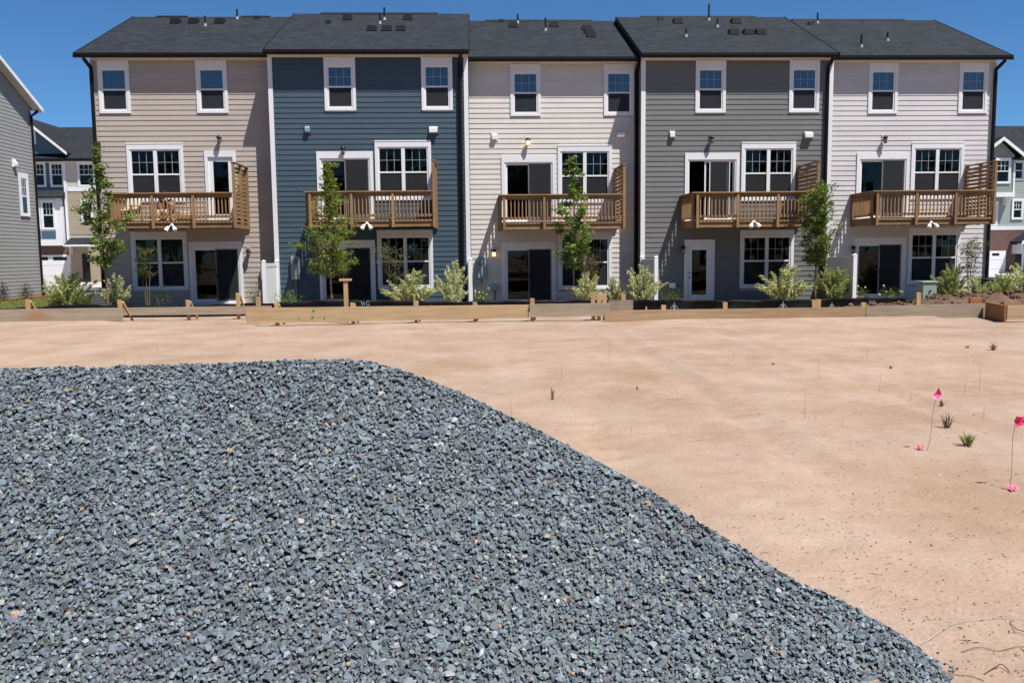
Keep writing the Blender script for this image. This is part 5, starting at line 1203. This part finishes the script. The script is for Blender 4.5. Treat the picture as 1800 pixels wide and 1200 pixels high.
# ================================================================== FLAGS, WEEDS, LITTER ON THE SAND
PINK = mat('pink_plastic', (.82, .06, .20), .45, .4); PINK2 = mat('pink_ribbon', (.85, .16, .26), .45, .4); WIRE = mat('steel_wire', (.10, .09, .08), .5, .5)
def flag(bx, by, tx, ty, poly, lab):
    g = onZ(bx, by, 0); z0 = gz(g[0], g[1]); o = empty('marker_flag', (g[0], g[1], z0)); tag(o, lab, 'flag', 'pink marker flags on wire stems')
    t = onY(tx, ty, g[1])-np.array([g[0], g[1], z0]); n = 8
    MB().tube([(t[0]*k/n+.008*math.sin(k*.8), 0, -.04+(t[2]+.04)*k/n) for k in range(n+1)], .0015, 5).build('wire_stem', WIRE, o)
    u = g[1]/F_PX; rows = []; b = MB(); pts = [Vector((t[0]+a*u, .012*math.sin(a*.5+c*.3), t[2]-c*u)) for a, c in poly]
    c_ = sum(pts, Vector())/len(pts)+Vector((0, .012, 0)); nn = len(pts)
    b.add([tuple(q) for q in pts]+[tuple(c_)], [(i, (i+1) % nn, nn) for i in range(nn)])
    f_ = b.build('flag', PINK, o); sm = f_.modifiers.new('thickness', 'SOLIDIFY'); sm.thickness = .0012
flag(1627, 792, 1650, 681, [(0, 0), (3, 5), (8, 14), (2, 19), (-5, 22), (-10, 18), (-6, 9)], 'pink marker flag hanging folded on a leaning wire stem')
flag(1772, 858, 1787, 731, [(0, 0), (8, 1), (17, 0), (15, 7), (20, 14), (12, 15), (5, 20), (-1, 22), (-2, 10)], 'pink marker flag spread open on a straight wire stem')
def ribbon(px, py, w_, h_, lab, seed):
    g = onZ(px, py, 0); o = empty('pink_ribbon', (g[0], g[1], gz(g[0], g[1]))); tag(o, lab, 'ribbon', 'pink ribbons lying on the sand'); r = random.Random(seed); u = g[1]/F_PX
    for s_ in (0, 1):
        b = MB(); n = 7; vs_ = []
        for k in range(n):
            a = (k/(n-1)-.5)*w_*u*(1 if s_ == 0 else .7); z = .003+.014*abs(math.sin(k*1.3+s_))+r.uniform(0, .005); y = (k-n/2)*h_*u*.55*(1 if s_ == 0 else -1)+r.uniform(-.01, .01)
            vs_ += [(a, y-.016, z), (a+.006, y+.016, z+.012)]
        b.add(vs_, [(2*k, 2*k+2, 2*k+3, 2*k+1) for k in range(n-1)]); f_ = b.build('strip', PINK2, o); sm = f_.modifiers.new('thickness', 'SOLIDIFY'); sm.thickness = .001
ribbon(1617, 790, 14, 3, 'short pink ribbon at the foot of the leaning flag', 1); ribbon(1778, 862, 18, 5, 'crumpled pink ribbon at the foot of the straight flag', 2)

DRY = mat('dry_grass', (.16, .115, .06), .9, .1); DARKDRY = mat('dead_weed', (.085, .058, .036), .9, .1); GREENW = mat('weed_green', (.23, .27, .07), .7, .2)
def tuft(px, py, w_, h_, mats, lab, seed, n=26, cat='weed'):
    g = onZ(px, py, 0); o = empty('weed_tuft', (g[0], g[1], gz(g[0], g[1]))); tag(o, lab, cat, 'weeds growing on the sand'); r = random.Random(seed); u = g[1]/F_PX
    for mi, m in enumerate(mats):
        b = MB()
        for k in range(n//len(mats)):
            az = r.uniform(0, 6.28); ln = r.uniform(.5, 1)*h_*u; ou = r.uniform(.15, 1)*w_*u*.5; a = Vector((math.cos(az)*.012, math.sin(az)*.012, -.01)); t = Vector((math.cos(az)*ou, math.sin(az)*ou, ln*r.uniform(.6, 1))); mid = (a+t)/2+Vector((0, 0, ln*.22)); sd_ = Vector((-math.sin(az), math.cos(az), 0))*.0032
            b.add([a-sd_, a+sd_, mid+sd_*.9, mid-sd_*.9, t], [(0, 1, 2, 3), (3, 2, 4)])
        b.build('blades', m, o)
tuft(1700, 784, 56, 36, [GREENW, GREENW, DRY], 'bright green weed tuft between the two flags', 1, 60)
tuft(1664, 752, 44, 36, [DRY, DARKDRY], 'dry brown weed tuft behind the green one', 2, 34)
tuft(1746, 616, 32, 20, [DARKDRY, GREENW, DRY], 'dark weed tuft far out near the pad corner', 3, 44)
tuft(1700, 612, 12, 9, [DARKDRY], 'tiny dark weed left of the far tuft', 4, 16)
tuft(1655, 712, 16, 14, [DARKDRY, DRY], 'small dry weed behind the leaning flag', 5, 18)
tuft(971, 703, 9, 30, [DRY, DRY, GREENW], 'upright thin weed standing alone right of the gravel pile', 6, 14)
tuft(1120, 684, 8, 12, [DRY], 'pair of short dry blades beyond the lone upright weed', 7, 8)
tuft(1566, 648, 14, 8, [DARKDRY, GREENW], 'low brown-green weed on the open sand', 8, 18)
tuft(1359, 640, 12, 6, [DARKDRY], 'flat dark weed on the open sand', 9, 14)
# thin dead stalks, each a single stem
r = random.Random(4)
for (px, py, h_) in ((899, 730, 32), (1072, 627, 26), (1415, 738, 60), (1432, 742, 22), (1440, 665, 45), (1722, 684, 50), (1600, 700, 18), (1695, 695, 40), (1480, 750, 22), (1526, 635, 22), (987, 665, 22), (423, 612, 26), (278, 624, 18), (220, 640, 22), (250, 640, 20), (1727, 738, 28), (1545, 690, 40)):
    g = onZ(px, py, 0); u = g[1]/F_PX; L_ = h_*u; dx = r.uniform(-.15, .15)*L_
    o = tag(MB().tube([(0, 0, -.01), (dx*.4, 0, L_*.5), (dx, 0, L_)], [.0014, .0011, .0006], 4).build('dead_stalk', DRY, None, loc=(g[0], g[1], gz(g[0], g[1]))), 'thin dead stalk standing upright in the sand', 'stalk', 'dead stalks on the sand')
# twig and bark litter
r = np.random.default_rng(12); n = 1300; P_ = []
tries = 0; Vv, Ff = [], []
while len(Vv)//4 < n and tries < 30000:
    tries += 1; px = r.uniform(0, 1800); py = 575+(1200-575)*r.random()**1.5
    if py > np.interp(px, [c[0] for c in crest], [c[1] for c in crest])-4 or r.random() > .25+.75*(px/1800)**1.2: continue
    if vnoise(px*.012, py*.03, 3) < -.05 and r.random() < .75: continue
    g = onZ(px, py, 0); L_ = r.uniform(.004, .022) if r.random() < .88 else r.uniform(.02, .06); az = r.normal(.3, .8); d = np.array([math.cos(az), math.sin(az), 0])*L_/2; sdv = np.array([-math.sin(az), math.cos(az), 0])*r.uniform(.0008, .0028); z = gz(g[0], g[1])
    c = np.array([g[0], g[1], z+.0025]); k = len(Vv); tp = c+np.array([0, 0, r.uniform(.002, .007)])
    Vv += [c-d, c+sdv, c+d, c-sdv, tp][:4]; Vv[-1] = c-sdv+np.array([0, 0, .003]); Ff += [(k, k+1, k+2), (k, k+2, k+3)]
lm = np_mesh('twig_litter', np.array(Vv), np.array(Ff), 3); tag(mesh_obj('twig_litter', lm, DARKDRY), 'scattered dark twigs and bark crumbs on the sand', 'litter', kind='stuff')
n = 3200; pxs = r.uniform(0, 1800, n*3); pys = 575+(1200-575)*r.random(n*3)**1.4; ok = pys < np.interp(pxs, [c[0] for c in crest], [c[1] for c in crest])-6; G = np.array([onZ(a, b_, 0) for a, b_ in zip(pxs[ok][:n], pys[ok][:n])]); G[:, 2] = pad_z(G[:, 0], G[:, 1])+.001
pt = np.array([(.20, .14, .10), (.10, .075, .055), (.42, .38, .33), (.14, .15, .16), (.25, .185, .14)])[r.choice(5, len(G), p=[.14, .08, .03, .03, .72])]*r.uniform(.7, 1.3, (len(G), 1))
tag(scatter('pebbles', G, np.tile([[0, 0, 1.]], (len(G), 1)), np.clip(r.lognormal(math.log(.0035), .5, len(G)), .0015, .014), pt, chips, STONE, None, .3, .2), 'small pebbles and crumbs strewn over the sand', 'pebbles', kind='stuff')
# roots and wire in the near right corner
def strand(pts, rad, m, name, lab, cat):
    Q = []
    for (a, c, lift) in pts: g = onZ(a, c, 0); Q.append(Vector((g[0], g[1], gz(g[0], g[1])+lift)))
    W = []
    for i in range(len(Q)-1):
        p0, p1, p2, p3 = Q[max(i-1, 0)], Q[i], Q[i+1], Q[min(i+2, len(Q)-1)]
        for t in (0, .25, .5, .75): W.append(.5*(2*p1+(p2-p0)*t+(2*p0-5*p1+4*p2-p3)*t*t+(3*p1-p0-3*p2+p3)*t*t*t))
    W.append(Q[-1]); Q = W
    o = MB().tube([q-Q[0] for q in Q], rad, 6).build(name, m, None, loc=Q[0], smooth=True); return tag(o, lab, cat)
strand([(1618, 1137, .002), (1640, 1127, .012), (1665, 1112, .02), (1690, 1102, .022), (1725, 1096, .02), (1765, 1093, .015), (1815, 1093, .01)], .0009, mat('grey_wire', (.28, .29, .30), .5, .4), 'loose_wire', 'thin grey wire arching over the sand near the gravel', 'wire')
strand([(1690, 1150, .003), (1720, 1143, .006), (1755, 1148, .004), (1790, 1140, .006), (1830, 1143, .004)], .0012, DRY, 'dry_root', 'thin dark root lying straight across the near sand', 'root')
strand([(1775, 1098, .004), (1785, 1112, .01), (1800, 1118, .012), (1820, 1128, .006)], .0014, DARKDRY, 'dry_root', 'crooked dark root beside the loose wire', 'root')
strand([(1730, 1188, .003), (1750, 1178, .008), (1762, 1176, .012), (1775, 1186, .004)], .0016, DARKDRY, 'dry_root', 'short forked root near the gravel toe', 'root')
strand([(1655, 1183, .002), (1680, 1190, .004), (1705, 1192, .003), (1730, 1200, .002)], .0011, DRY, 'dry_root', 'fine root trailing from the gravel toe', 'root')
